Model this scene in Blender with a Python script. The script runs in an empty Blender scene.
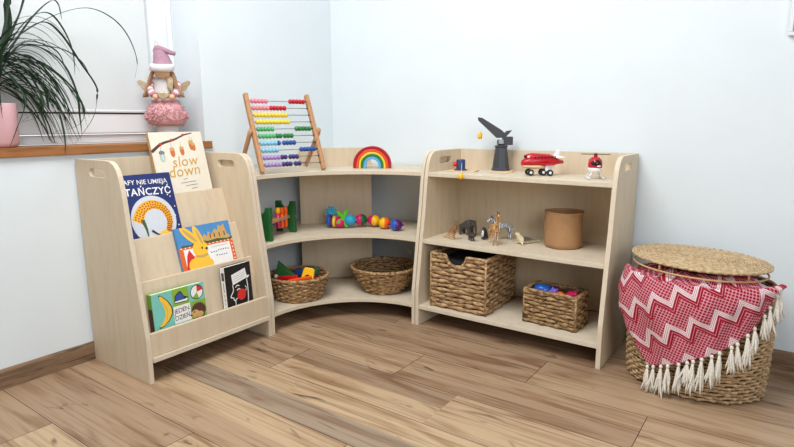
import bpy, bmesh, math, random
from mathutils import Vector, Matrix, Euler
from mathutils.geometry import tessellate_polygon
random.seed(7)
PI = math.pi
S = bpy.context.scene
COL = S.collection

# ------------------------------------------------------------------ materials
def lin(c):
    c = c / 255.0
    return c / 12.92 if c <= 0.04045 else ((c + 0.055) / 1.055) ** 2.4
def rgb(*c):
    return (lin(c[0]), lin(c[1]), lin(c[2]), 1.0)

MATS = {}
def base_mat(name):
    m = bpy.data.materials.new(name); m.use_nodes = True
    nt = m.node_tree; b = nt.nodes['Principled BSDF']
    MATS[name] = m
    return m, nt, b
def N(nt, t, **kw):
    n = nt.nodes.new(t)
    for k, v in kw.items():
        if k.startswith('i_'):
            n.inputs[k[2:].replace('_', ' ')].default_value = v
        else:
            setattr(n, k, v)
    return n
def mapped(nt, scale, coord='Object'):
    tc = N(nt, 'ShaderNodeTexCoord'); mp = N(nt, 'ShaderNodeMapping')
    mp.inputs['Scale'].default_value = scale
    nt.links.new(tc.outputs[coord], mp.inputs['Vector'])
    return mp.outputs['Vector']
def ramp(nt, fac, stops):
    r = N(nt, 'ShaderNodeValToRGB'); e = r.color_ramp.elements
    e[0].position, e[0].color = stops[0]
    e[1].position, e[1].color = stops[-1]
    for p, c in stops[1:-1]:
        x = e.new(p); x.color = c
    nt.links.new(fac, r.inputs['Fac'])
    return r.outputs['Color']
def plain(name, c, rough=0.5, var=0.06, scale=60, bump=0.0, metallic=0.0, spec=0.5, sub=0.0, coat=0.0, sx=(1, 1, 1)):
    """one colour with slight noise variation and optional bump"""
    if name in MATS: return MATS[name]
    m, nt, b = base_mat(name)
    v = mapped(nt, sx)
    nz = N(nt, 'ShaderNodeTexNoise'); nz.inputs['Scale'].default_value = scale; nz.inputs['Detail'].default_value = 4
    nt.links.new(v, nz.inputs['Vector'])
    lo = tuple(max(0, x * (1 - var)) for x in c[:3]) + (1,); hi = tuple(min(1, x * (1 + var)) for x in c[:3]) + (1,)
    nt.links.new(ramp(nt, nz.outputs['Fac'], [(0.3, lo), (0.7, hi)]), b.inputs['Base Color'])
    b.inputs['Roughness'].default_value = rough; b.inputs['Metallic'].default_value = metallic
    b.inputs['Specular IOR Level'].default_value = spec
    if coat: b.inputs['Coat Weight'].default_value = coat; b.inputs['Coat Roughness'].default_value = 0.1
    if bump:
        bp = N(nt, 'ShaderNodeBump'); bp.inputs['Strength'].default_value = bump; bp.inputs['Distance'].default_value = 0.002
        nt.links.new(nz.outputs['Fac'], bp.inputs['Height']); nt.links.new(bp.outputs['Normal'], b.inputs['Normal'])
    return m
def grain(name, c1, c2, stretch, rough=0.55, scale=9, spec=0.3, detail=6):
    """wood with streaks along the axis where stretch is small"""
    if name in MATS: return MATS[name]
    m, nt, b = base_mat(name)
    v = mapped(nt, stretch)
    nz = N(nt, 'ShaderNodeTexNoise'); nz.inputs['Scale'].default_value = scale; nz.inputs['Detail'].default_value = detail
    nz.inputs['Distortion'].default_value = 0.6
    nt.links.new(v, nz.inputs['Vector'])
    nt.links.new(ramp(nt, nz.outputs['Fac'], [(0.30, c1), (0.52, c2), (0.75, tuple(min(1, x * 1.03) for x in c2[:3]) + (1,))]), b.inputs['Base Color'])
    b.inputs['Roughness'].default_value = rough; b.inputs['Specular IOR Level'].default_value = spec
    bp = N(nt, 'ShaderNodeBump'); bp.inputs['Strength'].default_value = 0.08; bp.inputs['Distance'].default_value = 0.001
    nt.links.new(nz.outputs['Fac'], bp.inputs['Height']); nt.links.new(bp.outputs['Normal'], b.inputs['Normal'])
    return m

PLY_A, PLY_B = rgb(206, 187, 160), rgb(212, 195, 169)
PLYV = grain('birch_ply_vertical', PLY_A, PLY_B, (5, 5, 0.6))
PLYH = grain('birch_ply_shelf', rgb(207, 193, 171), rgb(214, 202, 181), (3, 3, 9))
PLYE = grain('birch_ply_edge', rgb(206, 190, 166), rgb(216, 202, 180), (90, 90, 1.5), scale=5)
WALL = plain('wall_paint', rgb(222, 231, 236), 0.85, 0.012, 6, bump=0.02, spec=0.2)
WHITE = plain('white_plastic', rgb(228, 231, 234), 0.35, 0.01, 10)
BLIND = plain('blind_fabric', rgb(214, 220, 222), 0.9, 0.02, 200)
DARKG = plain('dark_gasket', rgb(35, 38, 42), 0.6, 0.1)
SILLW = grain('sill_oak', rgb(126, 82, 48), rgb(160, 108, 64), (9, 0.6, 9), rough=0.4)
BASEW = grain('skirting_oak', rgb(84, 66, 50), rgb(134, 108, 84), (1.2, 1.2, 14), scale=7)

def floor_mat():
    m, nt, b = base_mat('oak_laminate')
    at = N(nt, 'ShaderNodeAttribute'); at.attribute_name = 'tone'
    tc = N(nt, 'ShaderNodeTexCoord')
    sep = N(nt, 'ShaderNodeSeparateXYZ'); nt.links.new(tc.outputs['Object'], sep.inputs[0])
    mul = N(nt, 'ShaderNodeMath', operation='MULTIPLY'); mul.inputs[1].default_value = 37.0
    nt.links.new(at.outputs['Fac'], mul.inputs[0])
    def coords(sx, sy):
        a = N(nt, 'ShaderNodeMath', operation='MULTIPLY_ADD'); a.inputs[1].default_value = sx
        nt.links.new(sep.outputs['X'], a.inputs[0]); nt.links.new(mul.outputs[0], a.inputs[2])
        c = N(nt, 'ShaderNodeMath', operation='MULTIPLY'); c.inputs[1].default_value = sy
        nt.links.new(sep.outputs['Y'], c.inputs[0])
        k = N(nt, 'ShaderNodeCombineXYZ'); nt.links.new(a.outputs[0], k.inputs[0]); nt.links.new(c.outputs[0], k.inputs[1]); nt.links.new(mul.outputs[0], k.inputs[2])
        return k.outputs[0]
    def noise(v, sc, det, dist=0.0):
        n = N(nt, 'ShaderNodeTexNoise'); n.inputs['Scale'].default_value = sc; n.inputs['Detail'].default_value = det; n.inputs['Distortion'].default_value = dist
        nt.links.new(v, n.inputs['Vector']); return n.outputs['Fac']
    fine = noise(coords(2.4, 105), 1.0, 6, 0.5)
    broad = noise(coords(1.6, 13), 1.0, 4, 1.4)
    knot = noise(coords(3.0, 11), 1.0, 3, 2.0)
    tone = ramp(nt, at.outputs['Fac'], [(0.0, rgb(142, 118, 96)), (0.35, rgb(168, 141, 113)), (0.6, rgb(181, 154, 123)), (0.85, rgb(191, 165, 132)), (1.0, rgb(150, 131, 113))])
    def mix(a, bcol, fac, lo, hi, amt, mode='MULTIPLY'):
        mr = N(nt, 'ShaderNodeMapRange'); mr.inputs['From Min'].default_value = lo; mr.inputs['From Max'].default_value = hi
        mr.inputs['To Min'].default_value = 0; mr.inputs['To Max'].default_value = amt
        nt.links.new(fac, mr.inputs['Value'])
        x = N(nt, 'ShaderNodeMix', data_type='RGBA', blend_type=mode)
        nt.links.new(mr.outputs[0], x.inputs['Factor']); nt.links.new(a, x.inputs['A']); x.inputs['B'].default_value = bcol
        return x.outputs['Result']
    c = mix(tone, rgb(142, 114, 92), fine, 0.50, 0.76, 0.6)
    c = mix(c, rgb(176, 146, 118), broad, 0.48, 0.70, 0.7)
    c = mix(c, rgb(84, 58, 42), knot, 0.645, 0.76, 0.85)
    nt.links.new(c, b.inputs['Base Color'])
    b.inputs['Roughness'].default_value = 0.42; b.inputs['Specular IOR Level'].default_value = 0.35
    bp = N(nt, 'ShaderNodeBump'); bp.inputs['Strength'].default_value = 0.12; bp.inputs['Distance'].default_value = 0.001
    nt.links.new(fine, bp.inputs['Height']); nt.links.new(bp.outputs['Normal'], b.inputs['Normal'])
    return m
FLOOR = floor_mat()

def straw(name, dark, mid, light, sc=70):
    m, nt, b = base_mat(name)
    v = mapped(nt, (1, 1, 2.2))
    n1 = N(nt, 'ShaderNodeTexNoise'); n1.inputs['Scale'].default_value = sc; n1.inputs['Detail'].default_value = 3
    n2 = N(nt, 'ShaderNodeTexNoise'); n2.inputs['Scale'].default_value = sc * 5; n2.inputs['Detail'].default_value = 2
    nt.links.new(v, n1.inputs['Vector']); nt.links.new(v, n2.inputs['Vector'])
    ad = N(nt, 'ShaderNodeMath', operation='MULTIPLY_ADD'); ad.inputs[1].default_value = 0.35
    nt.links.new(n2.outputs['Fac'], ad.inputs[0]); nt.links.new(n1.outputs['Fac'], ad.inputs[2])
    nt.links.new(ramp(nt, ad.outputs[0], [(0.48, dark), (0.66, mid), (0.88, light)]), b.inputs['Base Color'])
    b.inputs['Roughness'].default_value = 0.7; b.inputs['Specular IOR Level'].default_value = 0.25
    bp = N(nt, 'ShaderNodeBump'); bp.inputs['Strength'].default_value = 0.5; bp.inputs['Distance'].default_value = 0.001
    nt.links.new(n2.outputs['Fac'], bp.inputs['Height']); nt.links.new(bp.outputs['Normal'], b.inputs['Normal'])
    return m
STRAW_H = straw('seagrass', rgb(136, 106, 74), rgb(178, 148, 110), rgb(208, 182, 144))
STRAW_L = straw('seagrass_lid', rgb(160, 130, 94), rgb(190, 164, 126), rgb(212, 190, 156))
HYA = straw('water_hyacinth', rgb(108, 80, 54), rgb(172, 138, 100), rgb(206, 174, 132), 45)
HYA_D = straw('dark_rattan', rgb(96, 70, 46), rgb(164, 130, 90), rgb(206, 174, 128), 55)
HYA_S = straw('mottled_hyacinth', rgb(80, 60, 40), rgb(150, 118, 82), rgb(192, 160, 116), 50)
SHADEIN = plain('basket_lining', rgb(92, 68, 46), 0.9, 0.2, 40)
BLACKFILL = plain('black_fill', rgb(16, 16, 18), 0.9, 0.2, 90)
CANE = plain('cane_rod', rgb(196, 158, 112), 0.5, 0.1, 50)
BEECH = grain('beech_wood', rgb(162, 116, 78), rgb(188, 142, 102), (14, 14, 1.5))
LIGHTW = grain('light_toy_wood', rgb(206, 172, 130), rgb(224, 194, 156), (3, 14, 14))
def gloss(name, *c, r=0.28): return plain(name, rgb(*c), r, 0.03, 20)
C_RED = gloss('red_paint', 190, 22, 38); C_DKRED = gloss('deep_red_paint', 172, 24, 44); C_ORANGE = gloss('orange_paint', 226, 88, 40)
C_YEL = gloss('yellow_paint', 236, 208, 66); C_GREEN = gloss('green_paint', 44, 124, 62); C_DKGREEN = gloss('dark_green_paint', 22, 92, 58)
C_LGREEN = gloss('light_green_paint', 92, 178, 116); C_BLUE = gloss('blue_paint', 38, 84, 160); C_SKY = gloss('sky_blue_paint', 96, 168, 222)
C_LBLUE = gloss('pale_blue_paint', 136, 196, 220); C_PINK = gloss('pink_paint', 228, 138, 152); C_LILAC = gloss('lilac_paint', 170, 142, 196)
C_PURPLE = gloss('purple_paint', 66, 48, 116); C_MAG = gloss('magenta_plastic', 214, 24, 98); C_CYAN = gloss('cyan_plastic', 34, 160, 200)
C_LIME = gloss('lime_plastic', 96, 190, 44); C_GOLDY = gloss('warm_yellow_plastic', 246, 186, 20); C_ORPL = gloss('orange_plastic', 240, 92, 24)
C_BLUEPL = gloss('blue_plastic', 30, 96, 196); C_PURPL = gloss('violet_plastic', 84, 26, 104); C_REDPL = gloss('red_plastic', 214, 20, 34)
C_NAVY = gloss('navy_plastic', 36, 48, 84); C_BLACK = gloss('black_rubber', 22, 22, 24, r=0.5); C_GREYPL = gloss('charcoal_plastic', 58, 60, 66, r=0.5)
C_WHT = gloss('white_toy_plastic', 236, 236, 238); C_STEEL = plain('steel_rod', rgb(150, 156, 160), 0.3, 0.03, 30, metallic=0.9)
KRAFT = plain('kraft_paper', rgb(166, 126, 86), 0.8, 0.12, 14, bump=0.5)
POTPINK = plain('pink_ceramic', rgb(218, 172, 178), 0.3, 0.02, 12, coat=0.3)
SOIL = plain('soil', rgb(62, 44, 34), 0.95, 0.3, 90, bump=0.8)
BARK = plain('bark', rgb(104, 66, 46), 0.9, 0.3, 60, bump=0.8)
LEAF = plain('dracaena_leaf', rgb(36, 62, 38), 0.45, 0.35, 14, spec=.3)
PAPER = plain('paper', rgb(238, 234, 224), 0.8, 0.02, 80)

# ------------------------------------------------------------------ geometry collector
def RX(a): return Matrix.Rotation(a, 4, 'X')
def RY(a): return Matrix.Rotation(a, 4, 'Y')
def RZ(a): return Matrix.Rotation(a, 4, 'Z')
def T(x, y, z): return Matrix.Translation((x, y, z))

def curve_mesh(splines, extrude=0.0, bevel=0.0, res=1):
    cu = bpy.data.curves.new('tmp', 'CURVE'); cu.dimensions = '2D'; cu.fill_mode = 'BOTH'
    cu.extrude = max(0, extrude - bevel); cu.bevel_depth = bevel; cu.bevel_resolution = res; cu.offset = -bevel
    for pts in splines:
        sp = cu.splines.new('POLY'); sp.points.add(len(pts) - 1); sp.use_cyclic_u = True
        for p, q in zip(sp.points, pts): p.co = (q[0], q[1], 0, 1)
    return obj_to_mesh(cu)
def obj_to_mesh(data):
    o = bpy.data.objects.new('tmp', data); COL.objects.link(o)
    dg = bpy.context.evaluated_depsgraph_get()
    me = bpy.data.meshes.new_from_object(o.evaluated_get(dg), depsgraph=dg)
    v = [x.co.copy() for x in me.vertices]; f = [tuple(p.vertices) for p in me.polygons]; nz = [p.normal.z for p in me.polygons]
    bpy.data.objects.remove(o); bpy.data.meshes.remove(me)
    if isinstance(data, bpy.types.Curve): bpy.data.curves.remove(data)
    return v, f, nz

class G:
    def __init__(s): s.v, s.f, s.m, s.s, s.mats = [], [], [], [], []
    def mi(s, mat):
        if mat not in s.mats: s.mats.append(mat)
        return s.mats.index(mat)
    def add(s, v, f, mat, M=None, smooth=False):
        b = len(s.v); M = M or Matrix()
        s.v += [M @ Vector(x) for x in v]
        ml = mat if isinstance(mat, list) else [mat] * len(f)
        for q, mm in zip(f, ml):
            s.f.append(tuple(b + i for i in q)); s.m.append(s.mi(mm)); s.s.append(smooth)
        return s
    def box(s, c, d, mat, M=None, bev=0.0, seg=2):
        bm = bmesh.new(); bmesh.ops.create_cube(bm, size=1)
        for v in bm.verts: v.co = Vector((v.co.x * d[0], v.co.y * d[1], v.co.z * d[2])) + Vector(c)
        if bev: bmesh.ops.bevel(bm, geom=list(bm.edges), offset=min(bev, min(d) * 0.49), segments=seg, profile=0.5, affect='EDGES')
        bm.verts.index_update()
        s.add([v.co.copy() for v in bm.verts], [tuple(v.index for v in f.verts) for f in bm.faces], mat, M); bm.free(); return s
    def prism(s, outer, t, mat, M=None, holes=(), edge=None, bev=0.0):
        """outline in XY extruded to +-t/2 along Z"""
        v, f, nz = curve_mesh([outer] + list(holes), t / 2, bev)
        s.add(v, f, [mat if abs(n) > 0.9 else (edge or mat) for n in nz], M); return s
    def poly(s, pts, mat, M=None):
        tris = tessellate_polygon([[Vector((p[0], p[1], 0)) for p in pts]])
        ar = sum(pts[i][0] * pts[(i + 1) % len(pts)][1] - pts[(i + 1) % len(pts)][0] * pts[i][1] for i in range(len(pts)))
        f = []
        for t in tris:
            a, b, c = (Vector((pts[i][0], pts[i][1], 0)) for i in t)
            f.append(tuple(t) if (b - a).cross(c - a).z > 0 else tuple(reversed(t)))
        s.add([(p[0], p[1], 0) for p in pts], f, mat, M); return s
    def text(s, body, size, mat, M=None, align='CENTER', spacing=1.0, shear=0.0, bold=0.0, line=1.0):
        cu = bpy.data.curves.new('tmp', 'FONT'); cu.body = body; cu.size = size; cu.align_x = align; cu.align_y = 'CENTER'
        cu.space_character = spacing; cu.shear = shear; cu.resolution_u = 3; cu.offset = bold; cu.space_line = line
        v, f, nz = obj_to_mesh(cu); s.add(v, f, mat, M); return s
    def tube(s, pts, r, mat, n=8, closed=False, M=None, smooth=True, flat=None, up=None):
        pts = [Vector(p) for p in pts]; k = len(pts)
        rr = r if isinstance(r, (list, tuple)) else [r] * k
        V, F = [], []; prev = None
        for i, p in enumerate(pts):
            a = pts[(i - 1) % k] if (closed or i > 0) else p; b = pts[(i + 1) % k] if (closed or i < k - 1) else p
            t = (b - a)
            t = t.normalized() if t.length > 1e-9 else Vector((0, 0, 1))
            ref = Vector(up) if up else (prev if prev is not None else (Vector((0, 0, 1)) if abs(t.z) < 0.95 else Vector((1, 0, 0))))
            x = ref - t * ref.dot(t)
            if x.length < 1e-6: x = Vector((1, 0, 0)) - t * t.x
            x.normalize(); y = t.cross(x); prev = x
            fx, fy = flat if flat else (1, 1)
            for j in range(n):
                an = 2 * PI * j / n
                V.append(p + x * (math.cos(an) * rr[i] * fx) + y * (math.sin(an) * rr[i] * fy))
        m = k if closed else k - 1
        for i in range(m):
            for j in range(n):
                a0, a1 = i * n + j, i * n + (j + 1) % n; b0, b1 = ((i + 1) % k) * n + j, ((i + 1) % k) * n + (j + 1) % n
                F.append((a0, a1, b1, b0))
        if not closed:
            F.append(tuple(reversed(range(n)))); F.append(tuple((k - 1) * n + j for j in range(n)))
        s.add(V, F, mat, M, smooth); return s
    def lathe(s, prof, mat, n=32, M=None, smooth=True, sx=1, sy=1, caps=True):
        V, F = [], []
        for r, z in prof:
            for j in range(n):
                a = 2 * PI * j / n; V.append((r * math.cos(a) * sx, r * math.sin(a) * sy, z))
        for i in range(len(prof) - 1):
            for j in range(n):
                F.append((i * n + j, i * n + (j + 1) % n, (i + 1) * n + (j + 1) % n, (i + 1) * n + j))
        if caps:
            F.append(tuple(reversed(range(n)))); F.append(tuple((len(prof) - 1) * n + j for j in range(n)))
        s.add(V, F, mat, M, smooth); return s
    def ell(s, c, r, mat, M=None, nu=16, nv=10):
        if not isinstance(r, (tuple, list)): r = (r, r, r)
        V = [(c[0], c[1], c[2] - r[2])]; F = []
        for i in range(1, nv):
            ph = -PI / 2 + PI * i / nv
            for j in range(nu):
                a = 2 * PI * j / nu
                V.append((c[0] + r[0] * math.cos(ph) * math.cos(a), c[1] + r[1] * math.cos(ph) * math.sin(a), c[2] + r[2] * math.sin(ph)))
        V.append((c[0], c[1], c[2] + r[2])); L = len(V) - 1
        for j in range(nu):
            F.append((0, 1 + (j + 1) % nu, 1 + j)); F.append((L, 1 + (nv - 2) * nu + j, 1 + (nv - 2) * nu + (j + 1) % nu))
        for i in range(nv - 2):
            for j in range(nu):
                a, b = 1 + i * nu + j, 1 + i * nu + (j + 1) % nu
                F.append((a, b, b + nu, a + nu))
        s.add(V, F, mat, M, True); return s
    def skin(s, nodes, edges, mat, sub=2, M=None):
        """one continuous body grown round a skeleton"""
        me = bpy.data.meshes.new('tmp'); me.from_pydata([n[0] for n in nodes], edges, [])
        o = bpy.data.objects.new('tmp', me); COL.objects.link(o)
        o.modifiers.new('s', 'SKIN'); 
        for i, n in enumerate(nodes):
            r = n[1] if isinstance(n[1], tuple) else (n[1], n[1])
            me.skin_vertices[0].data[i].radius = r
            me.skin_vertices[0].data[i].use_root = (i == 0)
        md = o.modifiers.new('u', 'SUBSURF'); md.levels = sub; md.render_levels = sub
        dg = bpy.context.evaluated_depsgraph_get()
        m2 = bpy.data.meshes.new_from_object(o.evaluated_get(dg), depsgraph=dg)
        s.add([x.co.copy() for x in m2.vertices], [tuple(p.vertices) for p in m2.polygons], mat, M, True)
        bpy.data.objects.remove(o); bpy.data.meshes.remove(me); bpy.data.meshes.remove(m2); return s
    def build(s, name, parent=None, loc=None, rot=None, label=None):
        me = bpy.data.meshes.new(name); me.from_pydata(s.v, [], s.f)
        for m in s.mats: me.materials.append(m)
        me.polygons.foreach_set('material_index', s.m); me.polygons.foreach_set('use_smooth', s.s)
        me.validate(); me.update()
        o = bpy.data.objects.new(name, me); COL.objects.link(o)
        if parent: o.parent = parent
        if loc: o.location = loc
        if rot: o.rotation_euler = rot
        if label: o['label'] = label
        return o

def tag(o, label, cat, group=None):
    o['label'] = label; o['category'] = cat
    if group: o['group'] = group
    return o
def thing(name, label, cat, loc=(0, 0, 0), rot=(0, 0, 0), group=None):
    o = bpy.data.objects.new(name, None); o.empty_display_size = 0.05; COL.objects.link(o)
    o.location = loc; o.rotation_euler = rot
    return tag(o, label, cat, group)
def struct(o):
    o['kind'] = 'structure'; return o
def circle_pts(cx, cy, rx, ry=None, n=28, a0=0, a1=2 * PI):
    ry = ry or rx
    full = abs(a1 - a0 - 2 * PI) < 1e-6
    return [(cx + rx * math.cos(a0 + (a1 - a0) * i / (n if full else n - 1)), cy + ry * math.sin(a0 + (a1 - a0) * i / (n if full else n - 1))) for i in range(n)]
def rrect(x0, y0, x1, y1, r, n=5):
    P = []
    for cx, cy, a in ((x1 - r, y1 - r, 0), (x0 + r, y1 - r, PI / 2), (x0 + r, y0 + r, PI), (x1 - r, y0 + r, 1.5 * PI)):
        P += [(cx + r * math.cos(a + PI / 2 * i / n), cy + r * math.sin(a + PI / 2 * i / n)) for i in range(n + 1)]
    return P
def smooth_path(P, k=6):
    """Catmull-Rom through the points"""
    P = [Vector(p) for p in P]; out = []
    for i in range(len(P) - 1):
        p0 = P[i - 1] if i else P[0] * 2 - P[1]; p1, p2 = P[i], P[i + 1]; p3 = P[i + 2] if i + 2 < len(P) else P[i + 1] * 2 - P[i]
        for j in range(k):
            t = j / k
            out.append(0.5 * ((2 * p1) + (p2 - p0) * t + (2 * p0 - 5 * p1 + 4 * p2 - p3) * t * t + (3 * p1 - p0 - 3 * p2 + p3) * t ** 3))
    out.append(P[-1]); return out
def wmesh(g, path, rows, z0, z1, radius_off, amp, K, mat, n=200, hh=None, thick=None):
    """rows of real strands woven in and out round K stakes; path(a, off) -> (x, y)"""
    pitch = (z1 - z0) / rows; hh = hh or pitch * 0.56; thick = thick or pitch * 0.45
    for r in range(rows):
        z = z0 + pitch * (r + 0.5); V, F = [], []; m = 6
        for i in range(n):
            a = i / n; ph = 2 * PI * a * K / 2 + PI * (r % 2)
            w = math.sin(ph); off = radius_off((z - z0) / (z1 - z0)) + amp * w
            bul = 0.72 + 0.32 * abs(w) ; jz = 0.12 * pitch * math.sin(ph * 0.37 + r * 1.7)
            for j in range(m):
                an = 2 * PI * j / m
                x, y = path(a, off + thick * bul * math.cos(an))
                V.append((x, y, z + jz + hh * bul * math.sin(an)))
        for i in range(n):
            for j in range(m):
                F.append((i * m + j, ((i + 1) % n) * m + j, ((i + 1) % n) * m + (j + 1) % m, i * m + (j + 1) % m))
        g.add(V, F, mat, None, True)
    return g

# ------------------------------------------------------------------ room
ROWS = [-.0, -.2215, -.445, -.668, -.892, -1.115, -1.339, -1.562, -1.786, -2.01, -2.233, -2.457, -2.68, -2.90, -3.13, -3.35, -3.57]
PLAN = {  # row index -> [(x0, x1, [strip tones from the back edge to the front edge])]
    0: [(-.3, .9, [.25]), (.9, 1.75, [.3]), (1.75, 3.6, [.32])],
    1: [(-.3, .75, [.2]), (.75, 2.05, [.22, .3]), (2.05, 3.6, [.4])],  # dark tones here include the shadow by the shelves
    2: [(-.3, 1.501, [.34, .28]), (1.501, 2.35, [.45, .55]), (2.35, 3.6, [.35])],
    3: [(-.3, 1.07, [.52]), (1.07, 1.915, [.45, .3]), (1.915, 3.6, [.55, .7])],
    4: [(-.3, .645, [.33]), (.645, 1.35, [.16, .70]), (1.35, 1.95, [.66, .74], 1), (1.95, 3.6, [.5])],
    5: [(-.3, .30, [.4]), (.30, .84, [.62, .98]), (.84, 1.75, [.8, .98], 1), (1.75, 2.6, [.7, .62]), (2.6, 3.6, [.6])],
    6: [(-.3, 1.232, [.70, .36]), (1.232, 2.4, [.66, .74]), (2.4, 3.6, [.5])],
    7: [(-.3, .805, [.27]), (.805, 2.0, [.64, .56]), (2.0, 3.6, [.7])],
    8: [(-.3, .393, [.36]), (.393, 1.5, [.72, .6]), (1.5, 3.6, [.5])],
}
def build_floor():
    g = G(); tones = []
    for i in range(len(ROWS) - 1):
        plan = PLAN.get(i) or [(-.3, .7 + .3 * (i % 3), [.3 + .05 * (i % 4), .5]), (.7 + .3 * (i % 3), 3.6, [.7, .6])]
        y1, y0 = ROWS[i], ROWS[i + 1]
        for row in plan:
            x0, x1, st = row[:3]; gap = 0.0011
            X0, X1, Y0, Y1 = x0 + (gap if len(row) < 4 else -gap), x1 - gap, y0 + gap, y1 - gap
            for k, t in enumerate(st):
                a = Y1 - (Y1 - Y0) * k / len(st); b = Y1 - (Y1 - Y0) * (k + 1) / len(st)
                g.add([(X0, b, 0), (X1, b, 0), (X1, a, 0), (X0, a, 0)], [(0, 1, 2, 3)], FLOOR); tones.append(t)
    g.box((1.65, -1.78, -.0215), (3.9, 3.6, .04), plain('groove', rgb(64, 46, 34), .9, .1)); tones += [0.1] * 6
    o = g.build('floor'); at = o.data.attributes.new('tone', 'FLOAT', 'FACE'); at.data.foreach_set('value', tones)
    return struct(o)
build_floor()
WY, WB, WT, WL_ = -.875, .815, 2.15, -2.45           # window opening in the left wall
g = G()
g.box((-.15, -1.785, (WB - .0) / 2), (.30, 3.57, WB), WALL)
g.box((-.15, -1.785, (2.6 + WT) / 2), (.30, 3.57, 2.6 - WT), WALL)
g.box((-.15, WY / 2, (WB + WT) / 2), (.30, -WY, WT - WB), WALL)
g.box((-.15, (WL_ - 3.57) / 2, (WB + WT) / 2), (.30, 3.57 + WL_, WT - WB), WALL)
struct(g.build('wall_left'))
struct(G().box((1.65, .1, 1.3), (3.9, .2, 2.6), WALL).build('wall_back'))
def skirting(name, M, L):
    prof = [(0, 0), (.0105, 0), (.0105, .058), (.0085, .0665), (.0055, .0715), (0, .0735)]
    g = G(); n = len(prof)
    V = [(0, p[0], p[1]) for p in prof] + [(L, p[0], p[1]) for p in prof]
    F = [(i, (i + 1) % n, n + (i + 1) % n, n + i) for i in range(n)] + [tuple(reversed(range(n))), tuple(n + i for i in range(n))]
    g.add(V, F, BASEW, M); return struct(g.build(name))
skirting('baseboard_left', Matrix(((0, 1, 0, 0), (-1, 0, 0, -.0005), (0, 0, 1, 0), (0, 0, 0, 1))), 3.5)
skirting('baseboard_back', Matrix(((1, 0, 0, .012), (0, -1, 0, 0), (0, 0, 1, 0), (0, 0, 0, 1))), 3.4)
# window: frame, sash, glass pane, gasket, blind
def ring(g, y0, y1, z0, z1, w, x0, x1, mat, bev=.004):
    xc, xd = (x0 + x1) / 2, x1 - x0
    g.box((xc, (y0 + y1) / 2, z0 + w / 2), (xd, y1 - y0, w), mat, bev=bev); g.box((xc, (y0 + y1) / 2, z1 - w / 2), (xd, y1 - y0, w), mat, bev=bev)
    g.box((xc, y0 + w / 2, (z0 + z1) / 2), (xd, w, z1 - z0 - 2 * w), mat, bev=bev); g.box((xc, y1 - w / 2, (z0 + z1) / 2), (xd, w, z1 - z0 - 2 * w), mat, bev=bev)
wy1, wy0, wz0, wz1 = WY - .001, WL_ + .001, .849, WT - .001
g = G(); ring(g, wy0, wy1, wz0, wz1, .034, -.265, -.193, WHITE)
win = struct(g.build('window_1'))
g = G(); ring(g, wy0 + .036, wy1 - .036, wz0 + .038, wz1 - .036, .088, -.255, -.177, WHITE, .006)
g.box((-.178, -.935, 1.45), (.006, .010, 1.1), WHITE, bev=.002)
g.build('window_sash', win)
g = G(); g.box((-.188, (-1.0 + wy0 + .122) / 2, .972), (.024, -1.0 - wy0 - .122, .007), DARKG, bev=.001)
g.build('gasket', win)
GLS, nt, b = base_mat('window_glass'); b.inputs['Transmission Weight'].default_value = 1; b.inputs['Roughness'].default_value = 0; b.inputs['IOR'].default_value = 1.05; b.inputs['Base Color'].default_value = (1, 1, 1, 1)
g = G(); g.box((-.225, (wy0 + wy1) / 2, (wz0 + wz1) / 2), (.004, wy1 - wy0 - .25, wz1 - wz0 - .25), GLS); g.build('window_pane', win)
bl = G(); bl.box((-.1735, (-1.019 + wy0 + .13) / 2, (.979 + 2.06) / 2), (.003, -1.019 - wy0 - .13, 2.06 - .979), BLIND)
bl.box((-.1735, (-1.019 + wy0 + .13) / 2, .981), (.009, -1.019 - wy0 - .13, .010), WHITE, bev=.003)
o = bl.build('window_blind'); tag(o, 'pale grey roller blind drawn down over the window', 'blind')
struct(G().box((-.0865, (WL_ - .857) / 2, .8315), (.205, -WL_ - .857 + .02, .033), SILLW, bev=.003).build('trim_1'))
# framed board at the right edge of the photograph
t = thing('wall_panel', 'grey panel in a pale frame high on the wall at right edge', 'wall panel', (2.152, -.001, 1.222))
g = G(); ring(g, 0, .50, 0, .55, .012, 0, .018, WHITE, .002)
fr = g.build('frame', t, rot=(0, 0, -PI / 2)); fr.location = (0, 0, 0)
for ob in (fr,): ob.matrix_local = Matrix(((0, 1, 0, 0), (-1, 0, 0, 0), (0, 0, 1, 0), (0, 0, 0, 1)))
G().box((.25, -.006, .275), (.476, .008, .526), plain('panel_grey', rgb(176, 182, 190), .3, .03, 8)).build('panel', t)
# power socket on the back wall behind the corner shelf
t = thing('wall_socket', 'white wall socket on the back wall behind the corner shelf', 'socket', (.553, -.001, .238))
G().prism(rrect(-.04, -.04, .04, .04, .012), .010, WHITE, T(0, -.006, 0) @ RX(PI / 2), bev=.002).build('plate', t)
G().lathe([(.024, 0), (.024, .004), (.019, .004), (.018, -.003)], C_WHT, 24, T(0, -.0115, 0) @ RX(PI / 2)).build('outlet', t, label='recessed round outlet')

# ------------------------------------------------------------------ birch furniture
D0, GAP, E1, E2, WLU, WRU, TH = .39, .012, .881, .844, .5805, .8456, .018
PROF = [(0, 0), (0, .8), (.225, .8), (.252, .798), (.274, .788), (.290, .771), (.301, .748), (.308, .722), (.316, .68), (.323, .62), (.335, .52), (.361, .36), (.384, .20), (.389, .17), (.39, .14), (.39, 0)]
HOLE = rrect(.103, .739, .213, .769, .0145, 6)
def depth_at(z):
    P = PROF[2:]
    for (d0, z0), (d1, z1) in zip(P, P[1:]):
        if z1 <= z <= z0 and z0 > z1: return d0 + (d1 - d0) * (z0 - z) / (z0 - z1)
    return .39
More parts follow.
